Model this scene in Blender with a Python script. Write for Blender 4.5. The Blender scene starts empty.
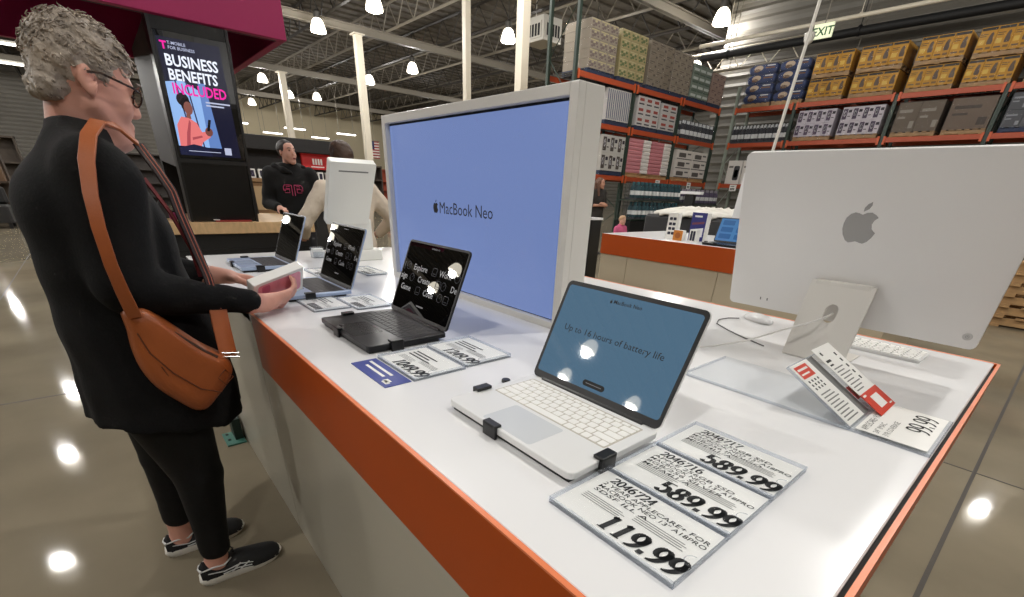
import bpy, math, random
import numpy as np
from mathutils import Vector, Matrix, Euler
RND = random.Random(11)
SC = bpy.context.scene
COL = SC.collection
PI = math.pi
V = Vector


def lin(c):
    return tuple((x / 255 / 12.92 if x / 255 <= .04045 else ((x / 255 + .055) / 1.055) ** 2.4) for x in c)


_mats = {}


def mat(name, c=(200, 200, 200), rough=.5, metal=0., emit=0., spec=.5, coat=0., noise=None, bump=None, ecol=None, trans=None, emis_off=False):
    """one principled material; c is an sRGB 0-255 colour"""
    if name in _mats:
        return _mats[name]
    m = bpy.data.materials.new(name)
    m.use_nodes = True
    nt = m.node_tree
    b = nt.nodes['Principled BSDF']
    col = lin(c)
    b.inputs['Base Color'].default_value = (*col, 1)
    b.inputs['Roughness'].default_value = rough
    b.inputs['Metallic'].default_value = metal
    b.inputs['Specular IOR Level'].default_value = spec
    b.inputs['Coat Weight'].default_value = coat
    b.inputs['Coat Roughness'].default_value = .01
    if emit:
        b.inputs['Emission Color'].default_value = (*lin(ecol or c), 1)
        b.inputs['Emission Strength'].default_value = emit
    if noise or bump:
        tc = nt.nodes.new('ShaderNodeTexCoord')
    if noise:
        sc, amt = noise[0], noise[1]
        n = nt.nodes.new('ShaderNodeTexNoise')
        n.inputs['Scale'].default_value = sc
        n.inputs['Detail'].default_value = 6
        if len(noise) > 2:
            mp = nt.nodes.new('ShaderNodeMapping')
            mp.inputs['Scale'].default_value = noise[2]
            nt.links.new(tc.outputs['Object'], mp.inputs['Vector'])
            nt.links.new(mp.outputs['Vector'], n.inputs['Vector'])
        else:
            nt.links.new(tc.outputs['Object'], n.inputs['Vector'])
        r = nt.nodes.new('ShaderNodeValToRGB')
        r.color_ramp.elements[0].position = .3
        r.color_ramp.elements[1].position = .7
        r.color_ramp.elements[0].color = (*[x * (1 - amt) for x in col], 1)
        r.color_ramp.elements[1].color = (*[min(1, x * (1 + amt)) for x in col], 1)
        nt.links.new(n.outputs['Fac'], r.inputs['Fac'])
        nt.links.new(r.outputs['Color'], b.inputs['Base Color'])
    if bump:
        n2 = nt.nodes.new('ShaderNodeTexNoise')
        n2.inputs['Scale'].default_value = bump[0]
        n2.inputs['Detail'].default_value = 5
        nt.links.new(tc.outputs['Object'], n2.inputs['Vector'])
        bp = nt.nodes.new('ShaderNodeBump')
        bp.inputs['Strength'].default_value = bump[1]
        bp.inputs['Distance'].default_value = bump[2] if len(bump) > 2 else .01
        nt.links.new(n2.outputs['Fac'], bp.inputs['Height'])
        nt.links.new(bp.outputs['Normal'], b.inputs['Normal'])
    if trans is not None:   # clear sheet: mostly see-through with a gloss on top
        tr = nt.nodes.new('ShaderNodeBsdfTransparent')
        tr.inputs['Color'].default_value = (*lin(trans[1]), 1)
        mx = nt.nodes.new('ShaderNodeMixShader')
        fr = nt.nodes.new('ShaderNodeLayerWeight')
        fr.inputs['Blend'].default_value = .5
        pw = nt.nodes.new('ShaderNodeMath')
        pw.operation = 'POWER'
        pw.inputs[1].default_value = 5
        nt.links.new(fr.outputs['Facing'], pw.inputs[0])
        mm = nt.nodes.new('ShaderNodeMath')
        mm.operation = 'MULTIPLY_ADD'
        mm.use_clamp = True
        mm.inputs[1].default_value = .4
        mm.inputs[2].default_value = trans[0]
        nt.links.new(pw.outputs[0], mm.inputs[0])
        if bump:
            nt.links.new(bp.outputs['Normal'], fr.inputs['Normal'])
        nt.links.new(mm.outputs[0], mx.inputs['Fac'])
        nt.links.new(tr.outputs[0], mx.inputs[1])
        nt.links.new(b.outputs[0], mx.inputs[2])
        nt.links.new(mx.outputs[0], nt.nodes['Material Output'].inputs['Surface'])
    if emis_off:
        m.cycles.emission_sampling = 'NONE'
    _mats[name] = m
    return m


class G:
    """collects shapes for ONE mesh"""

    def __init__(s, m=None):
        s.v, s.f, s.mi, s.sm, s.ms = [], [], [], [], []
        s.M = Matrix()
        s.cur = 0
        if m is not None:
            s.use(m)

    def use(s, m):
        if m not in s.ms:
            s.ms.append(m)
        s.cur = s.ms.index(m)
        return s

    def add(s, vs, fs, smooth=False):
        o = len(s.v)
        s.v += [tuple(s.M @ V(p)) for p in vs]
        for f in fs:
            s.f.append([i + o for i in f])
            s.mi.append(s.cur)
            s.sm.append(smooth)
        return s

    def box(s, x0, x1, y0, y1, z0, z1, b=0.):
        if b <= 0:
            return s.add([(x0, y0, z0), (x1, y0, z0), (x1, y1, z0), (x0, y1, z0), (x0, y0, z1), (x1, y0, z1), (x1, y1, z1), (x0, y1, z1)],
                         [(3, 2, 1, 0), (4, 5, 6, 7), (0, 1, 5, 4), (1, 2, 6, 5), (2, 3, 7, 6), (3, 0, 4, 7)])
        vs, ix = [], {}
        for i, x in enumerate((x0, x1)):
            for j, y in enumerate((y0, y1)):
                for k, z in enumerate((z0, z1)):
                    sx, sy, sz = (1 if i == 0 else -1), (1 if j == 0 else -1), (1 if k == 0 else -1)
                    for a, p in (('x', (x, y + b * sy, z + b * sz)), ('y', (x + b * sx, y, z + b * sz)), ('z', (x + b * sx, y + b * sy, z))):
                        ix[(i, j, k, a)] = len(vs)
                        vs.append(p)
        fs = []
        for e in (0, 1):
            fs.append([ix[(e, j, k, 'x')] for j, k in ((0, 0), (1, 0), (1, 1), (0, 1))][::(1 if e else -1)])
            fs.append([ix[(i, e, k, 'y')] for i, k in ((0, 0), (1, 0), (1, 1), (0, 1))][::(-1 if e else 1)])
            fs.append([ix[(i, j, e, 'z')] for i, j in ((0, 0), (1, 0), (1, 1), (0, 1))][::(1 if e else -1)])
        for p in (0, 1):
            for q in (0, 1):
                f = [ix[(p, q, 0, 'x')], ix[(p, q, 0, 'y')], ix[(p, q, 1, 'y')], ix[(p, q, 1, 'x')]]
                fs.append(f[::(1 if p == q else -1)])
                f = [ix[(p, 0, q, 'x')], ix[(p, 0, q, 'z')], ix[(p, 1, q, 'z')], ix[(p, 1, q, 'x')]]
                fs.append(f[::(-1 if p == q else 1)])
                f = [ix[(0, p, q, 'y')], ix[(0, p, q, 'z')], ix[(1, p, q, 'z')], ix[(1, p, q, 'y')]]
                fs.append(f[::(1 if p == q else -1)])
        for i in (0, 1):
            for j in (0, 1):
                for k in (0, 1):
                    f = [ix[(i, j, k, 'x')], ix[(i, j, k, 'y')], ix[(i, j, k, 'z')]]
                    fs.append(f[::(-1 if (i + j + k) % 2 == 0 else 1)])
        return s.add(vs, fs)

    def prism(s, poly, z0, z1, ch=0., smooth=False):
        """closed 2-D outline (counter-clockwise) extruded z0..z1, ch chamfers the top rim"""
        n = len(poly)
        lv = [(z0, 0.)]
        lv += [(z1 - ch, 0.), (z1, ch)] if ch else [(z1, 0.)]
        vs = []
        cx = sum(p[0] for p in poly) / n
        cy = sum(p[1] for p in poly) / n
        for z, i in lv:
            if i:
                q = inset(poly, i)
            else:
                q = poly
            vs += [(p[0], p[1], z) for p in q]
        fs = [tuple(range(n - 1, -1, -1)), tuple(range((len(lv) - 1) * n, len(lv) * n))]
        for l in range(len(lv) - 1):
            for i in range(n):
                j = (i + 1) % n
                fs.append((l * n + i, l * n + j, (l + 1) * n + j, (l + 1) * n + i))
        return s.add(vs, fs, smooth)

    def loft(s, rings, cap=True, smooth=True, closed=True):
        n = len(rings[0])
        vs = [p for r in rings for p in r]
        fs = []
        for l in range(len(rings) - 1):
            for i in range(n if closed else n - 1):
                j = (i + 1) % n
                fs.append((l * n + i, l * n + j, (l + 1) * n + j, (l + 1) * n + i))
        if cap:
            fs.append(tuple(range(n - 1, -1, -1)))
            fs.append(tuple(range((len(rings) - 1) * n, len(rings) * n)))
        return s.add(vs, fs, smooth)

    def lathe(s, prof, n=16, cap=True):
        return s.loft([[(r * math.cos(2 * PI * i / n), r * math.sin(2 * PI * i / n), z) for i in range(n)] for r, z in prof], cap)

    def tube(s, pts, r, n=8, cap=True, flat=None):
        """r: radius or list; flat=(normal, half_thickness): ribbon of half-width r"""
        pts = [V(p) for p in pts]
        rr = r if isinstance(r, (list, tuple)) else [r] * len(pts)
        rings = []
        up = None
        for i, p in enumerate(pts):
            d = (pts[min(i + 1, len(pts) - 1)] - pts[max(i - 1, 0)]).normalized()
            if flat:
                nn = V(flat[0][i]) if isinstance(flat[0], list) else V(flat[0])
                a = d.cross(nn).normalized()
                b = a.cross(d).normalized()
                h = flat[1]
                w = rr[i]
                ring = [(-w, -h * .5), (-w * .92, -h), (w * .92, -h), (w, -h * .5), (w, h * .5), (w * .92, h), (-w * .92, h), (-w, h * .5)]
                rings.append([tuple(p + a * u + b * v) for u, v in ring])
                continue
            if up is None:
                up = V((0, 0, 1)) if abs(d.z) < .9 else V((1, 0, 0))
            a = d.cross(up)
            if a.length < 1e-4:
                up = V((0, 1, 0)); a = d.cross(up)
            a.normalize()
            b = a.cross(d).normalized()
            up = b
            rings.append([tuple(p + (a * math.cos(2 * PI * k / n) + b * math.sin(2 * PI * k / n)) * rr[i]) for k in range(n)])
        return s.loft(rings, cap)

    def ball(s, c, r, n=12, m=8):
        rx, ry, rz = r if isinstance(r, (tuple, list)) else (r, r, r)
        rings = []
        for l in range(m + 1):
            t = PI * (l / m) - PI / 2
            k = max(math.cos(t), .02)
            rings.append([(c[0] + rx * k * math.cos(2 * PI * i / n), c[1] + ry * k * math.sin(2 * PI * i / n), c[2] + rz * math.sin(t)) for i in range(n)])
        return s.loft(rings)

    def quad(s, *p):
        return s.add(p, [tuple(range(len(p)))])

    def txt(s, t, size, pos=(0, 0, 0), ax=(1, 0, 0), ay=(0, 1, 0), align='LEFT', bold=0., wid=None, shear=0., depth=0.):
        """lettering laid flat on the plane spanned by ax (reading direction) and ay (up)"""
        cu = bpy.data.curves.new('t', 'FONT')
        cu.body = t
        cu.size = size
        cu.align_x = align
        cu.offset = bold * size
        cu.shear = shear
        cu.resolution_u = 2
        ob = bpy.data.objects.new('t', cu)
        me = bpy.data.meshes.new_from_object(ob)
        ax, ay, pos = V(ax).normalized(), V(ay).normalized(), V(pos)
        xs = [v.co.x for v in me.vertices] or [0, 1]
        k = 1. if wid is None else wid / max(1e-6, max(xs) - min(xs))
        if ax.cross(ay).dot(V((1, 1, 1))) == 0:
            pass
        s.add([tuple(pos + ax * (v.co.x * k) + ay * v.co.y) for v in me.vertices], [tuple(p.vertices) for p in me.polygons])
        bpy.data.objects.remove(ob)
        bpy.data.curves.remove(cu)
        bpy.data.meshes.remove(me)
        return s

    def flat(s, poly, pos=(0, 0, 0), ax=(1, 0, 0), ay=(0, 1, 0)):
        """a filled flat outline (decal, print) lying on the plane pos + ax*u + ay*v"""
        ax, ay, pos = V(ax).normalized(), V(ay).normalized(), V(pos)
        return s.add([tuple(pos + ax * u + ay * v) for u, v in poly], [tuple(range(len(poly)))])

    def mesh(s, name):
        me = bpy.data.meshes.new(name)
        me.from_pydata(s.v, [], s.f)
        for m in s.ms:
            me.materials.append(m)
        me.polygons.foreach_set('material_index', s.mi)
        me.polygons.foreach_set('use_smooth', s.sm)
        me.update()
        if any(s.sm):
            me.set_sharp_from_angle(angle=math.radians(42))
        return me

    def obj(s, name, parent=None, label=None):
        o = bpy.data.objects.new(name, s.mesh(name))
        COL.objects.link(o)
        o.parent = parent
        if label:
            o['label'] = label
        return o


def inset(poly, d):
    n = len(poly)
    out = []
    for i in range(n):
        p0, p1, p2 = V(poly[i - 1]).to_2d(), V(poly[i]).to_2d(), V(poly[(i + 1) % n]).to_2d()
        a, b = (p1 - p0), (p2 - p1)
        if a.length < 1e-9 or b.length < 1e-9:
            out.append(tuple(p1)); continue
        na, nb = V((-a.y, a.x)).normalized(), V((-b.y, b.x)).normalized()
        m = (na + nb)
        if m.length < 1e-6:
            m = na
        m.normalize()
        out.append(tuple(p1 + m * d / max(.4, m.dot(na))))
    return out


def rrect(x0, x1, y0, y1, r, n=5):
    pts = []
    for cx, cy, a in ((x1 - r, y0 + r, -90), (x1 - r, y1 - r, 0), (x0 + r, y1 - r, 90), (x0 + r, y0 + r, 180)):
        for i in range(n + 1):
            t = math.radians(a + 90 * i / n)
            pts.append((cx + r * math.cos(t), cy + r * math.sin(t)))
    return pts


def ell(cx, cy, a, b, n=20, t0=0, t1=360):
    return [(cx + a * math.cos(math.radians(t0 + (t1 - t0) * i / n)), cy + b * math.sin(math.radians(t0 + (t1 - t0) * i / n))) for i in range(n)]


def thing(name, label, cat, loc=(0, 0, 0), rotz=0., group=None):
    o = bpy.data.objects.new(name, None)
    o.empty_display_size = .1
    COL.objects.link(o)
    o.location = loc
    o.rotation_euler = (0, 0, rotz)
    o['label'] = label
    o['category'] = cat
    if group:
        o['group'] = group
    return o


def tag(o, label, cat, group=None, kind=None):
    o['label'] = label
    o['category'] = cat
    if group:
        o['group'] = group
    if kind:
        o['kind'] = kind
    return o


def struct(g, name, label=None, parent=None):
    o = g.obj(name, parent)
    if parent is None:
        o['kind'] = 'structure'
        if label:
            o['label'] = label
    return o


def dup(root, loc, rotz=None, label=None, group=None, scale=None):
    r = root.copy()
    COL.objects.link(r)
    r.location = loc
    if rotz is not None:
        r.rotation_euler = (0, 0, rotz)
    if label:
        r['label'] = label
    if group:
        r['group'] = group
    if scale:
        r.scale = scale
    for ch in list(root.children):
        c = ch.copy()
        COL.objects.link(c)
        c.parent = r
        for gch in list(ch.children):
            d = gch.copy()
            COL.objects.link(d)
            d.parent = c
    return r


# ---- soft bodies: smooth unions of round shapes, meshed with surface nets ----
def smin(a, b, k):
    h = np.clip(.5 + .5 * (b - a) / k, 0, 1)
    return b + (a - b) * h - k * h * (1 - h)


class Blob:
    def __init__(s, lo, hi, h):
        s.lo = np.array(lo, float)
        s.h = h
        s.n = np.ceil((np.array(hi, float) - s.lo) / h).astype(int) + 1
        s.D = np.full(s.n, .5, np.float32)

    def _loc(s, lo, hi):
        i0 = np.clip(np.floor((np.array(lo) - s.lo) / s.h).astype(int), 0, s.n - 1)
        i1 = np.clip(np.ceil((np.array(hi) - s.lo) / s.h).astype(int) + 1, 1, s.n)
        if np.any(i1 <= i0):
            return None
        ax = [(np.arange(i0[a], i1[a]) * s.h + s.lo[a]).astype(np.float32) for a in range(3)]
        return tuple(slice(i0[a], i1[a]) for a in range(3)), ax[0][:, None, None], ax[1][None, :, None], ax[2][None, None, :]

    def _mix(s, sl, d, k, cut=False):
        if cut:
            s.D[sl] = -smin(-s.D[sl], d, max(k, 1e-4)) if k else np.maximum(s.D[sl], -d)
        else:
            s.D[sl] = smin(s.D[sl], d.astype(np.float32), max(k, 1e-4))

    def cap(s, a, b, ra, rb=None, k=.01, cut=False):
        rb = ra if rb is None else rb
        a, b = np.array(a, float), np.array(b, float)
        m = max(ra, rb) + k + 3 * s.h
        L = s._loc(np.minimum(a, b) - m, np.maximum(a, b) + m)
        if L is None:
            return s
        sl, x, y, z = L
        ab = b - a
        q = float(ab @ ab) + 1e-12
        t = np.clip(((x - a[0]) * ab[0] + (y - a[1]) * ab[1] + (z - a[2]) * ab[2]) / q, 0, 1)
        d = np.sqrt((x - a[0] - t * ab[0]) ** 2 + (y - a[1] - t * ab[1]) ** 2 + (z - a[2] - t * ab[2]) ** 2) - (ra + (rb - ra) * t)
        s._mix(sl, d, k, cut)
        return s

    def chain(s, pts, rs, k=.01):
        for i in range(len(pts) - 1):
            s.cap(pts[i], pts[i + 1], rs[i], rs[i + 1], k)
        return s

    def ell(s, c, r, k=.01, rot=None, cut=False):
        c, r = np.array(c, float), np.array(r, float)
        m = r.max() + k + 3 * s.h
        L = s._loc(c - m, c + m)
        if L is None:
            return s
        sl, x, y, z = L
        x, y, z = x - c[0], y - c[1], z - c[2]
        if rot is not None:
            Rm = np.array(Euler(rot).to_matrix().transposed())
            x, y, z = (Rm[i, 0] * x + Rm[i, 1] * y + Rm[i, 2] * z for i in range(3))
        k0 = np.sqrt((x / r[0]) ** 2 + (y / r[1]) ** 2 + (z / r[2]) ** 2)
        k1 = np.sqrt((x / r[0] ** 2) ** 2 + (y / r[1] ** 2) ** 2 + (z / r[2] ** 2) ** 2)
        d = k0 * (k0 - 1) / np.maximum(k1, 1e-6)
        s._mix(sl, d, k, cut)
        return s

    def sec(s, tab, k=.01, p=2.3):
        """stack of rounded cross-sections: rows z, xc, yc, half-width x, half-depth y (z rising)"""
        T = np.array(tab, float)
        m = .05
        L = s._loc((T[:, 1].min() - T[:, 3].max() - m, T[:, 2].min() - T[:, 4].max() - m, T[0, 0] - m),
                   (T[:, 1].max() + T[:, 3].max() + m, T[:, 2].max() + T[:, 4].max() + m, T[-1, 0] + m))
        sl, x, y, z = L
        zz = z.ravel()
        I = [np.interp(zz, T[:, 0], T[:, i])[None, None, :] for i in range(1, 5)]
        # smooth interpolation of the table
        ker = max(1, int(.03 / s.h))
        for i in range(4):
            v = I[i].ravel()
            if len(v) > 2 * ker:
                w = np.pad(v, ker, mode='edge')
                v = np.convolve(w, np.ones(2 * ker + 1) / (2 * ker + 1), 'valid')
            I[i] = v[None, None, :]
        u = (np.abs((x - I[0]) / I[2]) ** p + np.abs((y - I[1]) / I[3]) ** p) ** (1 / p)
        d = (u - 1) * np.minimum(I[2], I[3])
        d = np.maximum(d, np.maximum(T[0, 0] - z, z - T[-1, 0]))
        s._mix(sl, d, k)
        return s

    def wave(s, fn):
        sl, x, y, z = s._loc(s.lo, s.lo + s.n * s.h)
        s.D = (s.D + fn(x, y, z)).astype(np.float32)
        return s

    def above(s, nx, ny, nz, off, k=0):
        """cut away where nx*x+ny*y+nz*z > off"""
        sl, x, y, z = s._loc(s.lo, s.lo + s.n * s.h)
        s.D = np.maximum(s.D, (nx * x + ny * y + nz * z - off).astype(np.float32))
        return s

    def net(s):
        D = s.D
        D[0], D[-1], D[:, 0], D[:, -1], D[:, :, 0], D[:, :, -1] = .1, .1, .1, .1, .1, .1
        n = np.array(D.shape) - 1
        cnt = np.zeros(n, np.int8)
        acc = np.zeros((*n, 3), np.float32)
        cor = [(i, j, k) for i in (0, 1) for j in (0, 1) for k in (0, 1)]

        def sub(c):
            return D[c[0]:c[0] + n[0], c[1]:c[1] + n[1], c[2]:c[2] + n[2]]
        for c in cor:
            for a in range(3):
                if c[a] == 0:
                    e = list(c); e[a] = 1
                    A, B = sub(c), sub(e)
                    m = (A < 0) != (B < 0)
                    if not m.any():
                        continue
                    t = (A[m] / (A[m] - B[m]))
                    p = np.tile(np.array(c, np.float32), (len(t), 1))
                    p[:, a] = t
                    acc[m] += p
                    cnt[m] += 1
        act = cnt > 0
        idx = np.full(n, -1, np.int64)
        idx[act] = np.arange(act.sum())
        cell = np.argwhere(act)
        vs = (cell + acc[act] / cnt[act][:, None]) * s.h + s.lo
        qs = []
        ins = D < 0
        for a in range(3):
            b, c = (a + 1) % 3, (a + 2) % 3
            sa = [slice(0, None)] * 3
            sb = [slice(0, None)] * 3
            sa[a] = slice(0, -1)
            sb[a] = slice(1, None)
            A, B = ins[tuple(sa)], ins[tuple(sb)]
            e = np.argwhere(A != B)
            e = e[(e[:, b] > 0) & (e[:, c] > 0) & (e[:, b] < n[b]) & (e[:, c] < n[c])]
            fl = A[tuple(e.T)]

            def I(db, dc):
                q = e.copy()
                q[:, b] += db
                q[:, c] += dc
                return idx[tuple(q.T)]
            q = np.stack([I(-1, -1), I(0, -1), I(0, 0), I(-1, 0)], 1)
            q[~fl] = q[~fl][:, ::-1]
            qs.append(q)
        return vs, np.concatenate(qs)

    def obj(s, name, mats, parent=None, pick=None, smooth=1, label=None, off=(0, 0, 0)):
        vs, qs = s.net()
        if smooth:   # light relaxation takes the voxel steps away
            for _ in range(smooth):
                a = np.zeros_like(vs)
                c = np.zeros(len(vs))
                for i in range(4):
                    np.add.at(a, qs[:, i], vs[qs[:, (i + 1) % 4]])
                    np.add.at(a, qs[:, i], vs[qs[:, i - 1]])
                    np.add.at(c, qs[:, i], 2)
                vs = vs * .45 + a / np.maximum(c, 1)[:, None] * .55
        me = bpy.data.meshes.new(name)
        w = vs - np.array(off)
        me.from_pydata(w.tolist(), [], qs.tolist())
        for m in (mats if isinstance(mats, (list, tuple)) else [mats]):
            me.materials.append(m)
        if pick:
            ce = vs[qs].mean(1)
            me.polygons.foreach_set('material_index', np.array(pick(ce[:, 0], ce[:, 1], ce[:, 2]), np.int32))
        me.polygons.foreach_set('use_smooth', [True] * len(qs))
        me.update()
        o = bpy.data.objects.new(name, me)
        COL.objects.link(o)
        o.parent = parent
        if label:
            o['label'] = label
        return o


# ---- high-contrast serif digits drawn with a broad nib (unit box .62 x 1) ----
def arc(cx, cy, a, b, t0, t1, n=12):
    return [(cx + a * math.cos(math.radians(t0 + (t1 - t0) * i / n)), cy + b * math.sin(math.radians(t0 + (t1 - t0) * i / n))) for i in range(n + 1)]


DIG = {
    '0': [arc(.3, .5, .22, .46, 0, 360, 24)],
    '1': [[(.3, .03), (.3, .97)], [(.3, .95), (.17, .84)], [(.14, .03), (.46, .03)]],
    '2': [arc(.28, .71, .2, .25, 170, -40, 14) + [(.1, .06)], [(.08, .07), (.5, .07)], [(.5, .07), (.53, .22)]],
    '4': [[(.42, .03), (.42, .96)], [(.42, .95), (.06, .3)], [(.06, .3), (.56, .3)], [(.3, .03), (.54, .03)]],
    '5': [[(.17, .95), (.48, .95)], [(.15, .95), (.15, .52)], arc(.28, .32, .21, .29, 130, -150, 16)],
    '6': [arc(.3, .3, .21, .27, 0, 360, 20), arc(.5, .35, .42, .62, 105, 190, 10)],
    '7': [[(.08, .95), (.54, .95)], [(.53, .95), (.24, .03)], [(.08, .95), (.07, .78)]],
    '8': [arc(.3, .73, .18, .23, 0, 360, 20), arc(.3, .26, .22, .24, 0, 360, 20)],
    '9': [arc(.3, .69, .21, .28, 0, 360, 20), arc(.1, .66, .42, .64, 15, -88, 12)],
    '.': [[(.09, .01), (.09, .2)]],
    ',': [[(.1, .02), (.1, .16)]],
}


def digits(g, t, x, y, h, wide=.62, nib=.085, pos=(0, 0, 0), ax=(1, 0, 0), ay=(0, 1, 0), slant=0.):
    ax, ay, pos = V(ax).normalized(), V(ay).normalized(), V(pos)
    for ch in t:
        adv = (.62 if ch not in '.,' else .3) * wide / .62 * h
        for path in DIG.get(ch, []):
            for (a0, b0), (a1, b1) in zip(path, path[1:]):
                k = wide / .62
                dx, dy = (a1 - a0) * k, b1 - b0
                L = math.hypot(dx, dy) or 1
                nx, ny = -dy / L, dx / L
                w = nib * abs(nx) + .02 * abs(ny) + .012
                ex, ey = dx / L * .018, dy / L * .018
                q = [(a0 * k - ex + nx * w, b0 - ey + ny * w), (a0 * k - ex - nx * w, b0 - ey - ny * w), (a1 * k + ex - nx * w, b1 + ey - ny * w), (a1 * k + ex + nx * w, b1 + ey + ny * w)]
                P = [tuple(pos + ax * (x + (u + slant * v) * h) + ay * (y + v * h)) for u, v in q]
                g.quad(*P[::-1])
        x += adv
    return x


APPLE = [(0.0, .30), (.09, .345), (.20, .36), (.30, .31), (.37, .24), (.30, .17), (.265, .07), (.29, -.05), (.36, -.12), (.395, -.14), (.34, -.27), (.26, -.385),
         (.17, -.44), (.09, -.425), (0, -.395), (-.09, -.42), (-.17, -.44), (-.26, -.38), (-.34, -.25), (-.385, -.09), (-.385, .06), (-.35, .20), (-.27, .30), (-.17, .345), (-.08, .33)]
LEAF = [(.0, .37), (.005, .47), (.06, .56), (.15, .62), (.155, .53), (.11, .44)]


def fruit_logo(g, size, pos, ax, ay):
    g.flat([(a * size, b * size) for a, b in APPLE], pos, ax, ay)
    g.flat([(a * size, b * size) for a, b in LEAF], pos, ax, ay)
# ------------------------------------------------------------------ materials of the place
concrete = mat('polished_concrete', (130, 121, 103), .06, noise=(1.1, .22), bump=(9, .03, .004), spec=.045)
seam_m = mat('floor_joint', (60, 54, 46), .6)
deck_m = mat('roof_deck', (88, 81, 70), .8, noise=(.6, .2, (1, 9, 1)))
steel_m = mat('roof_steel', (124, 117, 104), .6)
dsteel_m = mat('dark_roof_steel', (52, 48, 44), .6)
post_m = mat('cream_post', (214, 205, 186), .5)
cream_m = mat('cream_wall', (222, 208, 176), .8)
ribwall_m = mat('ribbed_wall', (92, 88, 80), .6, noise=(.7, .12))
white_m = mat('white_laminate', (236, 236, 236), .22, spec=.5)
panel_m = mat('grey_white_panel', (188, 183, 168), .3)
orange_m = mat('orange_laminate', (182, 74, 2), .42)
orange_highlight_m = mat('orange_edge_highlight', (236, 132, 84), .35)  # lighter orange: the highlight on the band's top edge, painted in
black_m = mat('black_plastic', (16, 16, 17), .4)
gap_m = mat('black_gap', (8, 8, 8), .7)

# ------------------------------------------------------------------ setting
g = G(concrete)
g.box(-62, 26, -26, 40, -.2, 0)
g.use(seam_m)
for x in (-3.6, -9.6, -15.6, -21.6, 2.4, -33.6):
    g.box(x - .006, x + .006, -26, 39.5 if x < -12 else 19.4, 0, .0012)
for y in (-1.02, -6.4, 3.1, 8.9, -12.2, 14.8):
    g.box(-50, 25.5, y - .005, y + .005, 0, .0012)
g.box(.096, .112, -26, 19.4, 0, .0014)
struct(g, 'floor', 'polished brown-grey concrete floor with dark straight joints')
g = G(deck_m)
x = -62.
for i in range(220):   # ribbed steel deck
    z = 8.6 if i % 2 == 0 else 8.68
    g.box(x, x + .4, -26, 40, z, 8.8)
    x += .4
struct(g, 'ceiling', 'dark ribbed steel roof deck')


def ribbed(g, x0, x1, y0, y1, z0, z1, axis, pitch=.3):
    n = int((z1 - z0) / pitch)
    for i in range(n):
        a = z0 + (z1 - z0) * i / n
        b = z0 + (z1 - z0) * (i + 1) / n
        d = .05
        if axis == 'y-':
            g.add([(x0, y0, a), (x1, y0, a), (x1, y0 + d, a + (b - a) * .3), (x0, y0 + d, a + (b - a) * .3), (x0, y0 + d, a + (b - a) * .7), (x1, y0 + d, a + (b - a) * .7), (x0, y0, b), (x1, y0, b)],
                  [(0, 1, 2, 3), (3, 2, 5, 4), (4, 5, 7, 6)])
        else:
            g.add([(x1, y0, a), (x1, y1, a), (x1 - d, y1, a + (b - a) * .3), (x1 - d, y0, a + (b - a) * .3), (x1 - d, y0, a + (b - a) * .7), (x1 - d, y1, a + (b - a) * .7), (x1, y0, b), (x1, y1, b)],
                  [(0, 1, 2, 3), (3, 2, 5, 4), (4, 5, 7, 6)])


g = G(ribwall_m)
ribbed(g, -11.2, 26, 19.3, 19.5, 0, 8.6, 'y-')
g.box(-11.2, 26, 19.4, 19.5, 0, 8.6)
g.box(-11.2, -11.0, 19.5, 39.8, 0, 8.6)
struct(g, 'wall_right', 'grey ribbed steel wall behind the racks')
g = G(ribwall_m)
ribbed(g, -61.2, -11.2, 39.7, 39.9, 0, 8.6, 'y-')
g.box(-61.2, -11.2, 39.8, 39.9, 0, 8.6)
struct(g, 'wall_side', 'grey ribbed wall far beyond the rack')
backwall_m = mat('back_ribbed_wall', (140, 135, 126), .6, noise=(.7, .12))
g = G(backwall_m)
ribbed(g, -61.2, -61, -26, 8, 0, 8.6, 'x')
g.box(-61.2, -61.1, -26, 8, 0, 8.6)
g.use(cream_m)
g.box(-61.2, -61, 8, 39.7, 0, 8.6)
struct(g, 'wall_back', 'far wall, cream on one half and grey ribbed on the other')
g = G(ribwall_m)
g.box(-62, 26, -26.2, -26, 0, 8.6)
struct(g, 'wall_left', 'plain grey wall')
g = G(ribwall_m)
g.box(26, 26.2, -26, 19.5, 0, 8.6)
struct(g, 'wall_front', 'plain grey wall behind the viewer')


def truss(x0, x1, y, zb, zt, m, step=1.5, name='roof_beam', label=None, axis='x', t=.06):
    g = G(m)
    P = (lambda a, z: (a, y, z)) if axis == 'x' else (lambda a, z: (y, a, z))

    def bar(a0, z0, a1, z1, r):
        g.tube([P(a0, z0), P(a1, z1)], r, 4)
    bar(x0, zb, x1, zb, t)
    bar(x0, zt, x1, zt, t)
    n = max(2, int((x1 - x0) / step))
    for i in range(n):
        a, b = x0 + (x1 - x0) * i / n, x0 + (x1 - x0) * (i + 1) / n
        bar(a, zb, (a + b) / 2, zt, t * .5)
        bar((a + b) / 2, zt, b, zb, t * .5)
    return struct(g, name, label)


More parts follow.
